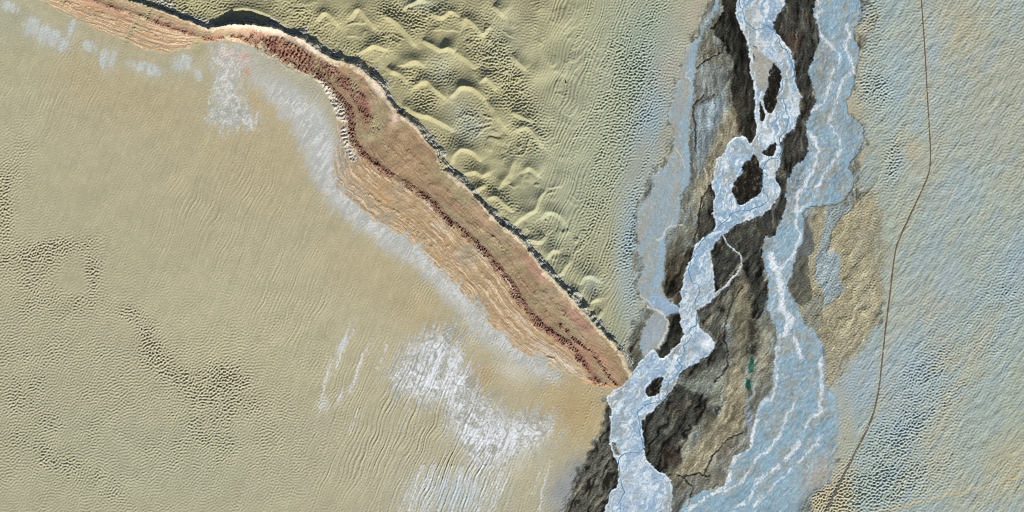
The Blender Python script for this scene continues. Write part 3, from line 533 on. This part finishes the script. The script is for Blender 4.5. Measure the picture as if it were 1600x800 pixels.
# west channel
mix((158,174,180), m_west * .92); mix((168,164,148), m_west * sm(-.3, .8, nr + .25 * nE + .2 * nB) * .65); mix((146,172,190), m_west * sm(.4, 1.0, -n2) * .5); mix((122,118,106), m_west * fil2 * .4)
wb = sm(1.6, -1.6, stroke(WEST_BLUE, [5,5,6,8,8,11,12,11,9,7,9,10,10,8,7,7,7,7,7,8,10,12,12,14,12]) + nD * .8)
mix((150,180,200), wb * m_west * np.clip(.62 + .3 * n3 + .2 * nr, 0, 1))
mix((150,176,200), sm(1.5, -1.5, poly([(1010,465),(1032,462),(1047,472),(1062,483),(1061,490),(1042,492),(1030,482),(1018,478)])) * .9)
mix((160,172,180), sm(1.5, -1.5, poly([(1010,505),(1024,497),(1036,505),(1034,522),(1022,540),(1004,552),(1003,528)])) * .7 * m_west)
mix((200,206,208), m_west * sm(.16, .0, np.abs(nr - .1)) * .45)
for p, wd in (([(1003,468),(1014,480),(1030,488),(1040,497),(1043,510),(1036,528),(1028,544)],2.6),([(1022,478),(1000,462)],1.0),([(1066,352),(1050,352),(1040,362),(1034,372),(1026,374)],1.4),([(1080,105),(1072,118),(1080,128)],1.0),([(1053,228),(1060,238),(1066,250),(1070,262)],.8)):
    mix((214,214,206), sm(1.1, -.6, stroke(p, wd)) * .85)
mix((120,116,104), sm(1.2, 0, np.abs(d_west)) * np.clip(.3 + .35 * nC, 0, 1))
# main channel: ice, marbled blue, white and silt
mix((170,194,210), m_main)
wav = flow_noise(63, 16, 54, 2.6, 4); wbv = flow_noise(64, 7, 34, 2.2, 3.2); wcv = flow_noise(65, 3.0, 13, 1.7, 2)
tt = .7 * wbv + .5 * wcv + .3 * wav
mix((142,172,198), m_main * sm(.05, .35, wav) * .85)
mix((166,168,160), m_main * sm(.5, .9, -wav + .5 * wbv) * .8)
mix((224,236,243), m_main * sm(.0, .9, tt - .25 * (wav > .1)) * .9)
mix((138,156,172), m_main * sm(.4, 1.1, -tt) * .45)
mix((232,238,244), m_main * sm(.16, .02, np.abs(wav - .45 * wbv + .1)) * .7)
mix((120,138,156), m_main * sm(.07, .0, np.abs(wbv + .3)) * .35)
for cx, cy, rx, ry, a, rgb, v in [(1135,235,8,14,30,(150,180,206),.9),(1122,310,7,22,0,(150,180,206),.9),(1152,268,8,5,-40,(158,184,206),.8),(1215,90,10,12,30,(228,235,243),.7),(1190,70,14,12,30,(232,236,240),.8),(1210,10,10,16,0,(160,184,208),.8),(1240,165,8,20,0,(220,232,242),.7),(1228,150,8,14,0,(176,176,160),.7),(1200,215,12,16,0,(210,220,228),.6),(1205,260,10,14,0,(176,178,166),.8),
      (1205,300,12,16,0,(204,212,214),.6),(1104,537,12,12,-30,(236,242,246),.9),(1085,560,14,6,-40,(226,234,240),.7),(1078,545,10,10,0,(168,172,168),.7),(1080,440,10,20,0,(184,188,184),.5),(1100,430,10,26,0,(160,184,206),.7),(1070,500,7,30,0,(190,204,216),.6),(1015,580,24,14,-45,(170,196,220),.8),(985,620,14,20,0,(156,184,210),.8),(1005,640,20,10,0,(196,214,230),.7),
      (968,675,7,16,0,(156,176,190),.9),(985,690,8,20,0,(228,236,242),.6),(997,690,8,14,0,(164,190,216),.7),(1000,760,40,40,0,(196,210,226),.6),(980,780,20,20,0,(180,196,212),.6),(1020,780,8,16,0,(150,178,204),.6),(1195,345,30,6,-15,(220,228,232),.6),(1180,20,16,12,0,(188,192,188),.6),(1172,40,10,8,0,(176,178,164),.7)]:
    mix(rgb, ell(cx, cy, rx, ry, a) * v * m_main * np.clip(.75 + .3 * nD, 0, 1))
mix((168,164,152), sm(1.5, -1.5, poly([(1177,74),(1192,86),(1210,99),(1204,112),(1199,134),(1190,141),(1182,134),(1179,110)])) * .85)
mix((156,152,142), sm(1.0, -1.0, d_ox) * .6 * sm(-4, 2, d_main)); mix((226,226,220), sm(.7, -.5, np.abs(d_ox + .6) - .2) * .5 * sm(-4, 2, d_main))
mix((48,46,40), ell(1178, 89, 2.2, 5.5) + ell(1180, 74, 3, 1.2, 40)); 
mix((232,238,244), m_main * sm(1.6, .2, np.abs(d_main + 1.2)) * .55)
mix((40,38,34), m_isl); mix((104,98,84), m_isl * sm(.6, 1.8, noise(57, 5, 10, ang=118)) * .55)
mix((120,124,108), sm(.8, -.8, d_isl[5]))
for d in d_pond: mix((30,84,66), sm(.7, -.7, d))
mix((60,96,84), ell(1172, 578, 6, 22) * .35); mix((150,180,190), sm(.8, 0, stroke([(1169,610),(1168,625),(1167,645)], .8)) * .6)
# salt flats and pale aprons of the south-west side
streak_s = noise(71, 5, 46, ang=112, slope=2.2); streak_p = noise(72, 4.5, 44, ang=102, slope=2.4); swirl = curl_noise(73, 12, 12, 0, 2.2, 8); curl2 = curl_noise(76, 7, 12, 100, 2.0, 7)
SALT = [(655,532),(690,516),(712,530),(722,560),(735,595),(760,628),(800,655),(852,650),(862,672),(840,692),(800,704),(775,728),(745,732),(722,700),(705,652),(690,622),(660,628),(628,612),(618,590),(632,560)]
d_salt = poly(SALT, pad=40, sub=3)
ms = sm(16, -14, d_salt + 11 * streak_s + 5 * swirl - 3)
mix((166,168,162), ms * .8)
mix((222,227,233), ms * sm(-.7, 1.1, swirl * .5 + streak_s * .5 + .6 * curl2 - .1) * .95); mix((240,242,244), ms * np.exp(-(curl2 / .12) ** 2) * .6); mix((150,154,150), ms * sm(.7, 1.6, -curl2 - .5 * swirl) * .5)
mix((222,228,236), ell(775, 690, 50, 26, 25) * sm(-.9, .9, streak_s + swirl * .4) * .85)
mix((220,226,232), ell(680, 585, 44, 26, 45) * sm(-.2, 1.3, streak_s + swirl * .3) * .7)
mix((150,150,140), (ell(655, 557, 13, 10) + ell(706, 522, 16, 10) + ell(838, 655, 18, 8) + ell(775, 615, 12, 8) + ell(735, 600, 8, 18)) * np.clip(.5 + .45 * swirl, 0, 1) * .8)
wst = [([(553,516),(534,550),(521,585)],3.0),([(580,530),(562,570),(549,612)],2.6),([(520,560),(507,600),(500,640)],2.0),([(604,540),(590,575)],1.6),([(648,575),(636,602)],3),([(662,582),(646,612)],3),([(686,590),(668,622)],3),([(700,600),(680,640)],2.5),([(640,640),(626,672)],1.6),([(560,640),(545,680)],1.4),([(860,720),(850,760),(842,800)],2),([(846,730),(832,770)],1.6)]
wst += [([(x + 3 * math.sin(x), 728 + 8 * math.sin(x * .7)), (x - 15, 764), (x - 33 + 3 * math.sin(x * 2), 808 + 12 * math.sin(x * .4))], 2.0 + 1.2 * math.sin(x * 1.3)) for x in range(655, 800, 9)]
for p_, w_ in wst:
    mix((226,230,234), sm(2.2, -1.2, stroke(p_, [.2] + [w_] * (len(p_) - 2) + [.2]) + .5 * nE) * .8)
    H += fade * .35 * sm(3, 0, stroke([(a + 2.5, b) for a, b in p_], 1.0))
mix((200,208,216), ell(710, 770, 60, 34) * sm(.3, 1.2, streak_s + .3 * streak_p) * .9); mix((170,186,194), ell(710, 780, 70, 40) * .45)
mix((204,210,216), (ell(538, 530, 4, 26, 25) + ell(552, 600, 5, 18, 20) * .8 + ell(505, 640, 8, 18, 10) * .6 + ell(530, 620, 4, 14, 15) * .6) * sm(-.6, .6, streak_s))
APRON = [(400,118),(430,142),(460,165),(485,195),(498,225),(510,262),(530,300),(565,335),(600,358),(640,388),(670,412),(700,445),(735,480),(765,515),(800,545),(835,570),(868,592)]
fing = noise(75, 6, 44, ang=128, slope=2.6)
d_ap = stroke(APRON, [20,34,44,52,52,48,42,42,44,36,34,34,38,38,36,28,12], pad=26)
mix((172,170,152), np.clip(ell(470,130,44,28,40) + ell(500,200,26,60,-15) + ell(420,95,30,12,25) + ell(510,270,24,30), 0, 1) * .8 * sw)
ap = sm(14, -12, d_ap + 4.5 * fing + 2 * swirl + 1.5 * nC)
mix((178,181,178), ap * .88); mix((214,216,216), ap * sm(-.5, 1.2, swirl * .5 + fing * .7) * .7)
mix((200,196,184), ell(800, 580, 30, 14, 25) * .7); mix((196,192,178), ell(745, 520, 30, 24, 40) * sm(-.6, 1, swirl) * .7)
mix((188,172,138), sm(2.2, 0, np.abs(d_ap + 12)) * .15)
APRON2 = [(334,76),(350,68),(372,70),(388,78),(392,92),(378,118),(377,146),(398,180),(404,200),(380,198),(355,202),(333,196),(326,178),(333,146),(331,110)]
d_a2 = poly(APRON2, pad=20)
a2 = sm(9, -9, d_a2 + 5 * streak_v + 5 * swirl); mix((178,176,162), ell(400, 105, 40, 26, 30) * .7 * sw)
mix((174,176,168), a2 * .9); mix((216,216,214), a2 * sm(-.2, 1.3, swirl * .6 + curl2 * .7) * .75); mix((150,156,152), a2 * sm(.4, 1.4, -curl2 - .3 * swirl) * .45 * sm(110, 150, GY)); mix((228,228,226), a2 * np.exp(-(curl2 / .12) ** 2) * .5); mix((214,182,166), a2 * ell(362, 86, 24, 18) * sm(-.5, 1, nD) * .9); mix((196,140,112), (ell(386, 112, 4, 8) + ell(383, 88, 8, 4)) * .6)
for cx, cy, rx, ry, a in [(12,10,16,8,15),(48,40,12,14,0),(70,55,16,14,30),(88,60,12,12,0),(100,72,7,10,10),(165,92,9,16,0),(178,92,3,12,10),(222,104,22,9,15),(240,112,10,8,0),(285,98,16,12,-15),(140,72,10,8,20),(112,44,6,14,25),(308,115,5,10,0)]:
    mix((196,202,202), sm(.15, .95, ell(cx, cy, rx, ry, a) * (1.15 + .42 * streak_p + .2 * swirl)) * .85); mix((176,180,172), ell(cx, cy + 2, rx * 1.5, ry * 1.3, a) * .4)

# ---------------- ridge colours
t = np.clip(sR * 0, 0, 1)
cR = COL[RS]
def rmix(rgb, m):
    c = lin(*rgb); m = np.clip(m, 0, 1)[..., None]; cR[...] += (c - cR) * m
ins = sm(1.0, -1.5, tip_end) * (sm(0, 13, -dF + 4 * nC[RS] + 1.5 * nD[RS] + 3 * fing[RS]) * .97 + .03) ** np.where(x_ < 900, 1, .4)
upper = sm(-1, 1, -dR) * ins; lower = sm(-1, 1, dR) * ins
nw = sm(480, 380, x_)                         # the orange banded north-west end
rmix((156,137,105), upper); rmix((184,158,120), lower); rmix((190,160,122), lower * sm(-.3, 1.4, nB[RS]) * .5); rmix((164,154,122), upper * sm(-.2, 1.0, nBs[RS]) * .85); rmix((172,140,122), upper * sm(.3, 1.2, -nBs[RS]) * .35); rmix((168,160,140), lower * sm(.2, 1.3, -nBs[RS]) * .7); rmix((136,108,84), upper * np.exp(-(dR / 7) ** 2) * .5)
rmix((176,172,156), lower * np.clip(ell(528, 245, 20, 62)[RS] * 1.3, 0, 1) * .9); rmix((200,166,126), lower * nw * .85); rmix((196,170,136), upper * nw * .6); rmix((178,138,112), lower * nw * sm(.2, 1.2, st1) * .6); rmix((226,204,172), lower * nw * sm(.2, 1.2, -st1) * .6)
rmix((174,148,114), upper * ell(640, 250, 50, 40, 40)[RS]); 
bm_ = sm(-1.4, .8, nC[RS] + .5 * nB[RS] + .4); rmix((168,136,100), lower * sm(.1, .8, st1) * .65 * bm_); rmix((232,210,176), lower * sm(.2, .9, -st1) * .75 * bm_)
rmix((236,228,214), lower * sm(.7, 2.0, st2 + .4 * drain) * .7 * bm_); tipz = ell(880, 575, 50, 22, 38)[RS] * lower; rmix((238,222,196), tipz * sm(-.2, .8, st1 + .5 * st2) * .9); rmix((150,118,90), tipz * sm(.1, 1.0, -st1 - .5 * st2) * .8); rmix((150,126,98), ins * sm(.6, 2.2, fineR) * .35); rmix((212,192,162), ins * sm(.8, 2.2, -fineR) * .3); rmix((178,150,122), upper * sm(0, 1.5, nC[RS]) * .5); rmix((166,134,100), lower * sm(.9, 2.2, -st2) * .6)
rmix((132,98,74), upper * sm(.6, 1.4, st1) * .55); rmix((206,178,142), upper * sm(.6, 1.6, -st2) * .5)
rmix((184,140,118), upper * sm(.9, 1.8, st2) * .5)
for cx, cy, rx, ry, a, rgb, v in [(905,500,38,8,48,(184,140,124),.85),(835,420,34,8,50,(196,150,130),.8),(940,560,30,8,50,(196,150,124),.6),(755,345,30,7,50,(196,158,134),.6),(616,188,7,9,30,(206,160,140),.9),(570,165,9,24,-20,(178,130,114),.9),(545,130,20,9,40,(170,124,106),.7),(440,80,30,10,25,(178,122,104),.8),(400,52,30,8,5,(214,170,146),.7),
      (860,520,40,5,45,(184,136,112),.6),(920,575,26,5,50,(176,120,104),.9),(905,545,26,4,50,(184,136,116),.8),(300,52,60,4,22,(196,148,122),.6),(190,24,50,4,20,(184,140,118),.6),(120,-2,60,4,16,(184,140,118),.5),(330,62,20,5,0,(224,160,124),.8),(930,601,46,5,7,(236,166,120),1.0),(225,88,50,12,10,(176,154,118),.3),
      (545,95,30,6,35,(178,150,116),.7),(660,330,40,6,42,(200,160,112),.3),(690,400,40,8,44,(188,164,128),.5),(740,420,40,4,52,(206,186,156),.5),(600,310,50,12,38,(200,164,116),.6)]:
    rmix(rgb, (ell(cx, cy, rx, ry, a)[RS]) * v * ins)
rm = redm[RS] * np.clip(.8 + .2 * nD[RS], 0, 1)
rm = rm * sm(-1.9, -.2, nC[RS] + .4 * nD[RS]); rmix((138,96,84), rm * .85); rmix((70,44,42), rm * sm(-.8, -1.8, gul[RS] + .3 * nC[RS]) * .9); rmix((186,142,128), rm * sm(-.9, -.3, gul[RS]) * .55)  # dark gully floors and pinkish lit tops: relief shading painted into the red
wm = whitem[RS]; rmix((206,198,184), wm * .85)
rmix((214,206,190), (ell(775,410,22,2.5,58)+ell(800,450,24,2,52)+ell(755,400,20,2,58)+ell(822,508,22,2.5,50)+ell(690,355,10,5,45)+ell(880,570,34,8,35)*.8+ell(845,540,20,6,40)*.6)[RS] * lower * np.clip(.7 + .6 * st2, 0, 1))
lw = np.interp(x_, [0, 300, 420, 520, 700, 990], [2.5, 3, 7, 5.5, 4.5, 5.5]); lip = sm(1.5, -1.2, dCw - lw * (1 + .35 * nCs[RS] + .3 * nD[RS])) * (dCw > -1)
rmix((222,208,180), lip * ins * np.clip(.8 + .25 * nD[RS], 0, 1) * .85)
rmix((232,214,198), (ell(430,50,34,6,16)+ell(485,75,26,5,36)+ell(590,140,20,5,50)+ell(616,186,5,7)+ell(375,42,30,4))[RS] * sm(-1,1,dCw) * .85)
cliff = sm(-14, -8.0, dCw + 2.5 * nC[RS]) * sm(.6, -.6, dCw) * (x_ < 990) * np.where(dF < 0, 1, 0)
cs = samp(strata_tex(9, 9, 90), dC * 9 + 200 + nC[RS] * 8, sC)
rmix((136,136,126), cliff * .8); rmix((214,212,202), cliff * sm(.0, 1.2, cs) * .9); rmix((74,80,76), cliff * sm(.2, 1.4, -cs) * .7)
# sand blown over the ridge
for cx, cy, rx, ry, a in [(555,135,6,16,-10),(588,195,9,16,-8),(232,22,5,22,28),(228,14,6,14,30),(205,50,4,26,28),(310,70,10,16,0),(690,262,10,14,0),(720,305,20,8,45),(575,215,16,6,20)]:
    rmix((174,166,128), ell(cx, cy, rx, ry, a)[RS] * .85)
gcol = cR.mean(-1, keepdims=True); k_ = (np.clip(ins, 0, 1) * .04)[..., None]; cR[...] = (cR * (1 - k_) + gcol * k_) * (1 - .13 * np.clip(ins, 0, 1))[..., None]
COL[RS] = cR
cell2 = band(25, 6.5, .25); 
spots = (ell(588, 195, 8, 16, -8) + ell(232, 20, 5, 16, 28) + ell(690, 258, 8, 14) + ell(205, 50, 3, 22, 28)) 
H += (-np.abs(cell2)) * np.clip(spots, 0, 1) * .9
wf = np.maximum(wood_m * (1 - m_isl) , np.maximum(fp * (1 - water_any), m_olive * .5))
COL *= (1 - .08 * fp)[..., None]
ctr_ = np.exp(wf * (.12 * n1 + .17 * n2 + .20 * n3 + .07 * clump - .03))
COL *= np.clip(ctr_, .35, 2.0)[..., None]
COL *= np.clip(1 + m_east * (.05 * n2 + .07 * n3), .7, 1.3)[..., None]
# fine tonal variation that belongs to the ground itself
var = 1 + .018 * nC + .012 * nD + .025 * nE + .02 * streak_nne + .010 * streak_wide
COL *= np.clip(var, .7, 1.3)[..., None]
grain = np.clip(1 + .11 * noise(81, 2.2, slope=1.0) * np.maximum.reduce([wood_m, m_olive, fp * .8, .35 * np.ones_like(wood_m)]), .5, 1.6)
COL *= grain[..., None]
mix((176,170,144), sm(5, 1, stroke(ROAD, 5)) * .5); mix((190,174,138), sm(.8, 0, stroke(TRACK, 1.6)) * .8); mix((186,168,128), sm(.8, 0, stroke([(1425,266),(1450,272),(1478,278)], .6)) * .5)
COL += (np.array([.42, .38, .26], f32) - COL) * (1 - fade)[..., None]
COL = np.clip(COL, .006, .86)

# ------------------------------------------------------------------ classes of ground -> objects
names = []     # (key, name, material, props, parent)
cls = np.zeros((NY, NX), np.int16)
def add(key, name, mat, mask, parent=None, **props):
    names.append((key, name, mat, props, parent)); cls[mask] = len(names)
names.append(('plain', 'sand_plain', 'sand', dict(kind='structure', label='flat tan sand plain below the ridge'), None)); cls[:] = 1
eastside = GX > 1290 + 0 * GY
add('eastplain', 'gravel_plain', 'sand', (d_flood > 0) & (GX > 1150), kind='structure', label='blue grey and tan plain crossed by the highway')
add('dunefield', 'dune_field', 'sand', (dfield < 0) & (GX < 1118), kind='structure', label='rippled sand sea behind the ridge')
for k, (p, A, lab) in enumerate(DUNES):
    add('dune', 'sand_dune', 'sand', (dune_id == k) & (dfield < -1) & (ridge_full > 4), label=lab, category='sand dune', group='dunes behind the ridge')
add('flood', 'flood_plain', 'silt', (d_flood < 0), kind='structure', label='mottled grey and olive flood plain between the channels')
add('olive', 'olive_flat', 'silt', (m_olive > .5), kind='structure', label='rough olive ground between the blue grey channel and the highway')
ws = (1 - dm_) > .5
add('salt', 'salt_flat', 'salt', (ms > .5) & (GX < 900), kind='structure', label='large white salt flat streaked by the wind')
add('apron', 'salt_crust', 'salt', (ap > .5) & (GX < 900) & (ridge_full > 0), kind='structure', label='long pale grey crust along the foot of the ridge')
add('apron2', 'salt_crust', 'salt', (a2 > .5) & (ridge_full > 0), kind='structure', label='pale crust spilling from the highest part of the ridge')
rf = np.zeros((NY, NX), bool)
def rmask(m):
    o = rf.copy(); o[RS] = m; return o
in_b = tip_end < 0
add('r1', 'dip_slope', 'rock', rmask(in_b & (dR <= 0)), parent='ridge', label='smooth tan upper slope')
add('r2', 'banded_foothill', 'rock', rmask(in_b & (dR > 0)), parent='ridge', label='orange and cream banded lower slope')
add('r3', 'pale_rim', 'rock', rmask(in_b & (dCw < 6) & (dCw > 0)), parent='ridge', label='cream coloured rim')
add('r4', 'cliff_face', 'rock', rmask((dCw <= 0) & (dCw > -10) & (dF < 0) & (x_ < 985)), parent='ridge', label='grey shaded cliff')
add('r5', 'red_badland', 'rock', (redm > .5) & (ridge_full < 2), parent='ridge', label='dark red gullied rock')
add('r6', 'white_badland', 'rock', whitem > .5, parent='ridge', label='white gullied rock')
for k, d in enumerate(d_wood):
    add('wood', 'riverside_scrub', 'scrub', d < 0, kind='stuff', label=WOOD_LABELS[k])
add('west', 'side_channel', 'ice', (d_west < 0), kind='structure', label='pale blue and beige side channel nearest the dunes')
add('east', 'silt_river', 'ice', (d_east < 0), kind='structure', label='wide blue grey river bed laced with white threads')
add('main', 'frozen_river', 'ice', (d_main < 0), kind='structure', label='bright white and blue braided frozen river')
add('ox', 'oxbow_channel', 'ice', (d_ox < 0) & (d_main > 0), kind='structure', label='thin pale oxbow curving around dark scrub')
for k, (p, lab) in enumerate(ISLANDS):
    add('isl', 'river_island', 'scrub', d_isl[k] < 0, label=lab, category='island', group='islands in the frozen river')
for k, (p, lab) in enumerate(PONDS):
    add('pond', 'green_pond', 'water', d_pond[k] < 0, label=lab, category='pond', group='green ponds in the scrub')

# ------------------------------------------------------------------ materials
def material(name, rough, var, scale, attr=True, base=(.3,.3,.3), spec=.2, bump=0.0):
    m = bpy.data.materials.new(name); m.use_nodes = True; n = m.node_tree; L = n.links
    b = n.nodes['Principled BSDF']; b.inputs['Roughness'].default_value = rough; b.inputs['Specular IOR Level'].default_value = spec
    tc = n.nodes.new('ShaderNodeTexCoord')
    nz = n.nodes.new('ShaderNodeTexNoise'); nz.inputs['Scale'].default_value = scale; nz.inputs['Detail'].default_value = 5; nz.inputs['Roughness'].default_value = .65
    L.new(tc.outputs['Object'], nz.inputs['Vector'])
    mr = n.nodes.new('ShaderNodeMapRange'); mr.inputs['From Min'].default_value = .25; mr.inputs['From Max'].default_value = .75
    mr.inputs['To Min'].default_value = 1 - var; mr.inputs['To Max'].default_value = 1 + var
    L.new(nz.outputs['Fac'], mr.inputs['Value'])
    mul = n.nodes.new('ShaderNodeVectorMath'); mul.operation = 'SCALE'
    if attr:
        at = n.nodes.new('ShaderNodeAttribute'); at.attribute_name = 'mineral'; L.new(at.outputs['Color'], mul.inputs[0])
    else:
        rgb = n.nodes.new('ShaderNodeRGB'); rgb.outputs[0].default_value = (*base, 1); L.new(rgb.outputs[0], mul.inputs[0])
    L.new(mr.outputs[0], mul.inputs['Scale']); L.new(mul.outputs[0], b.inputs['Base Color'])
    if bump:
        bp = n.nodes.new('ShaderNodeBump'); bp.inputs['Strength'].default_value = bump; bp.inputs['Distance'].default_value = 3.0
        L.new(nz.outputs['Fac'], bp.inputs['Height']); L.new(bp.outputs[0], b.inputs['Normal'])
    return m
M = dict(sand=material('sand', .95, .05, .03, spec=.1), silt=material('silt', .95, .12, .05, spec=.1), salt=material('salt', .9, .05, .04, spec=.2),
         rock=material('rock', .95, .10, .04, spec=.1), scrub=material('scrub', 1.0, .22, .05, spec=.0), ice=material('ice', .6, .05, .03, spec=.25),
         water=material('water', .25, .08, .02, spec=.5), asphalt=material('asphalt', .9, .15, .01, attr=False, base=(.115,.12,.118), spec=.2),
         verge=material('verge', .95, .1, .01, attr=False, base=(.36,.33,.24), spec=.1),
         stream=material('stream', .3, .15, .01, attr=False, base=(.10,.27,.45), spec=.4),
         far=material('far_sand', .95, .14, .0004, attr=False, base=(.42,.38,.26), spec=.1))

# ------------------------------------------------------------------ build the meshes
gy, gx = np.gradient(H, ST)
NR = np.stack([-gx, gy, np.ones_like(H)], -1); NR /= np.linalg.norm(NR, axis=-1, keepdims=True)
NRf = NR.reshape(-1, 3)
P = np.stack([(GX - 800) * S, (400 - GY) * S, H * S], -1).reshape(-1, 3).astype(f32)
CC = np.concatenate([COL, np.ones((NY, NX, 1), f32)], -1).reshape(-1, 4)
idx = np.arange(NY * NX, dtype=np.int64).reshape(NY, NX)
quads = np.stack([idx[:-1, :-1], idx[1:, :-1], idx[1:, 1:], idx[:-1, 1:]], -1).reshape(-1, 4)
qc = cls[:-1, :-1].reshape(-1)
parents = {}
def parent_of(key):
    if key not in parents:
        e = bpy.data.objects.new('mountain_ridge', None); C.objects.link(e); e.empty_display_size = 500
        e['kind'] = 'structure'; e['label'] = 'long curved ridge of tan, orange and dark red rock crossing the desert to the river'
        parents[key] = e
    return parents[key]
def build(q, name, mat, props, parent):
    used, inv = np.unique(q.reshape(-1), return_inverse=True)
    me = bpy.data.meshes.new(name); nf = len(q)
    v = P[used].copy()
    org = np.zeros(3)
    if parent is None and props.get('kind') is None:
        org = np.array([(v[:, 0].min() + v[:, 0].max()) / 2, (v[:, 1].min() + v[:, 1].max()) / 2, v[:, 2].min()]); v = v - org
    me.vertices.add(len(v)); me.vertices.foreach_set('co', v.astype(f32).reshape(-1))
    me.loops.add(nf * 4); me.loops.foreach_set('vertex_index', inv.reshape(-1).astype(np.int32))
    me.polygons.add(nf); me.polygons.foreach_set('loop_start', np.arange(0, nf * 4, 4, dtype=np.int32))
    me.update(calc_edges=True)
    me.polygons.foreach_set('use_smooth', np.ones(nf, bool))
    a = me.attributes.new('mineral', 'FLOAT_COLOR', 'POINT'); a.data.foreach_set('color', CC[used].reshape(-1))
    me.normals_split_custom_set_from_vertices(NRf[used].astype(float))
    me.materials.append(M[mat])
    o = bpy.data.objects.new(name, me); C.objects.link(o); o.location = org
    if parent: o.parent = parent_of(parent)
    for k, val in props.items(): o[k] = val
    return o
for i, (key, name, mat, props, parent) in enumerate(names, 1):
    q = quads[qc == i]
    if len(q) > 8: build(q, name, mat, props, parent)

# desert beyond the detailed area, out to the horizon, with a rectangular opening for it
def sheet(name, verts, faces, mat, **props):
    me = bpy.data.meshes.new(name); me.from_pydata(verts, [], faces); me.update(); me.materials.append(M[mat])
    o = bpy.data.objects.new(name, me); C.objects.link(o)
    for k, v in props.items(): o[k] = v
    return o
B = 900000.0; a0, a1, b0, b1 = (xs[0] - 800) * S, (xs[-1] - 800) * S, (400 - ys[-1]) * S, (400 - ys[0]) * S
a0, a1, b0, b1 = map(float, (a0, a1, b0, b1))
sheet('desert_ground', [(-B,-B,0),(B,-B,0),(B,B,0),(-B,B,0),(a0,b0,0),(a1,b0,0),(a1,b1,0),(a0,b1,0)], [(0,1,5,4),(1,2,6,5),(2,3,7,6),(3,0,4,7)], 'far', kind='structure')

# ribbons draped on the ground
def hsamp(x, y):
    a = np.clip((x - X0) / ST, 0, NX - 1.01); b = np.clip((y - Y0) / ST, 0, NY - 1.01); i = a.astype(int); j = b.astype(int); fa = a - i; fb = b - j
    return H[j, i] * (1-fa) * (1-fb) + H[j, i+1] * fa * (1-fb) + H[j+1, i] * (1-fa) * fb + H[j+1, i+1] * fa * fb
def ribbon(name, p, width, lift, mat, sub=6, jitter=0, flat=True, **props):
    q = smooth_line(p, sub); q = q[(q[:, 1] > Y0 + 1) & (q[:, 1] < Y1 - 1)]
    if jitter:
        r = np.random.default_rng(3); s = np.arange(len(q)); d = np.gradient(q, axis=0); d /= np.linalg.norm(d, axis=1, keepdims=True) + 1e-9
        k = jitter * (np.sin(s * 1.05 + 2 * np.sin(s * .11)) + .5 * np.sin(s * .47))
        q = q + np.stack([-d[:, 1], d[:, 0]], 1) * k[:, None]
    t = np.gradient(q, axis=0); t /= np.linalg.norm(t, axis=1, keepdims=True) + 1e-9; n = np.stack([-t[:, 1], t[:, 0]], 1)
    if jitter: wv = width * (1 + .35 * np.sin(np.arange(len(q)) * .37))
    else: wv = width * np.interp(q[:, 1], [0, 400, 620, 700, 800], [.62, .75, .85, 1.15, 1.25])
    ctr = np.maximum.reduce([hsamp(q[:, 0] + n[:, 0] * o, q[:, 1] + n[:, 1] * o) for o in (-width * .6, 0, width * .6)])
    if flat: kern = np.ones(7) / 7; ctr = np.maximum(ctr, np.convolve(np.pad(ctr, 3, 'edge'), kern, 'valid'))
    V = []; F = []
    for i in range(len(q)):
        for o, dz in ((-.5 * wv[i] - .15, -1.2), (-.5 * wv[i], lift), (.5 * wv[i], lift), (.5 * wv[i] + .15, -1.2)):
            V.append(((q[i, 0] + n[i, 0] * o - 800) * S, (400 - q[i, 1] - n[i, 1] * o) * S, (ctr[i] + dz) * S))
    for i in range(len(q) - 1):
        for k in range(3): F.append((4*i+k, 4*i+k+1, 4*i+5+k, 4*i+4+k))
    o = sheet(name, V, F, mat, **props)
    import bmesh
    bm = bmesh.new(); bm.from_mesh(o.data); bmesh.ops.recalc_face_normals(bm, faces=bm.faces)
    if sum(f.normal.z * f.calc_area() for f in bm.faces) < 0: bmesh.ops.reverse_faces(bm, faces=bm.faces)
    bm.to_mesh(o.data); bm.free()
    return o
ribbon('highway', ROAD, 2.7, .12, 'asphalt', kind='structure', label='straight dark asphalt highway crossing the plain')
ribbon('meltwater_stream', STREAM, 1.3, .04, 'stream', sub=6, jitter=.8, flat=False, kind='structure', label='thin dark blue stream winding over the ice')
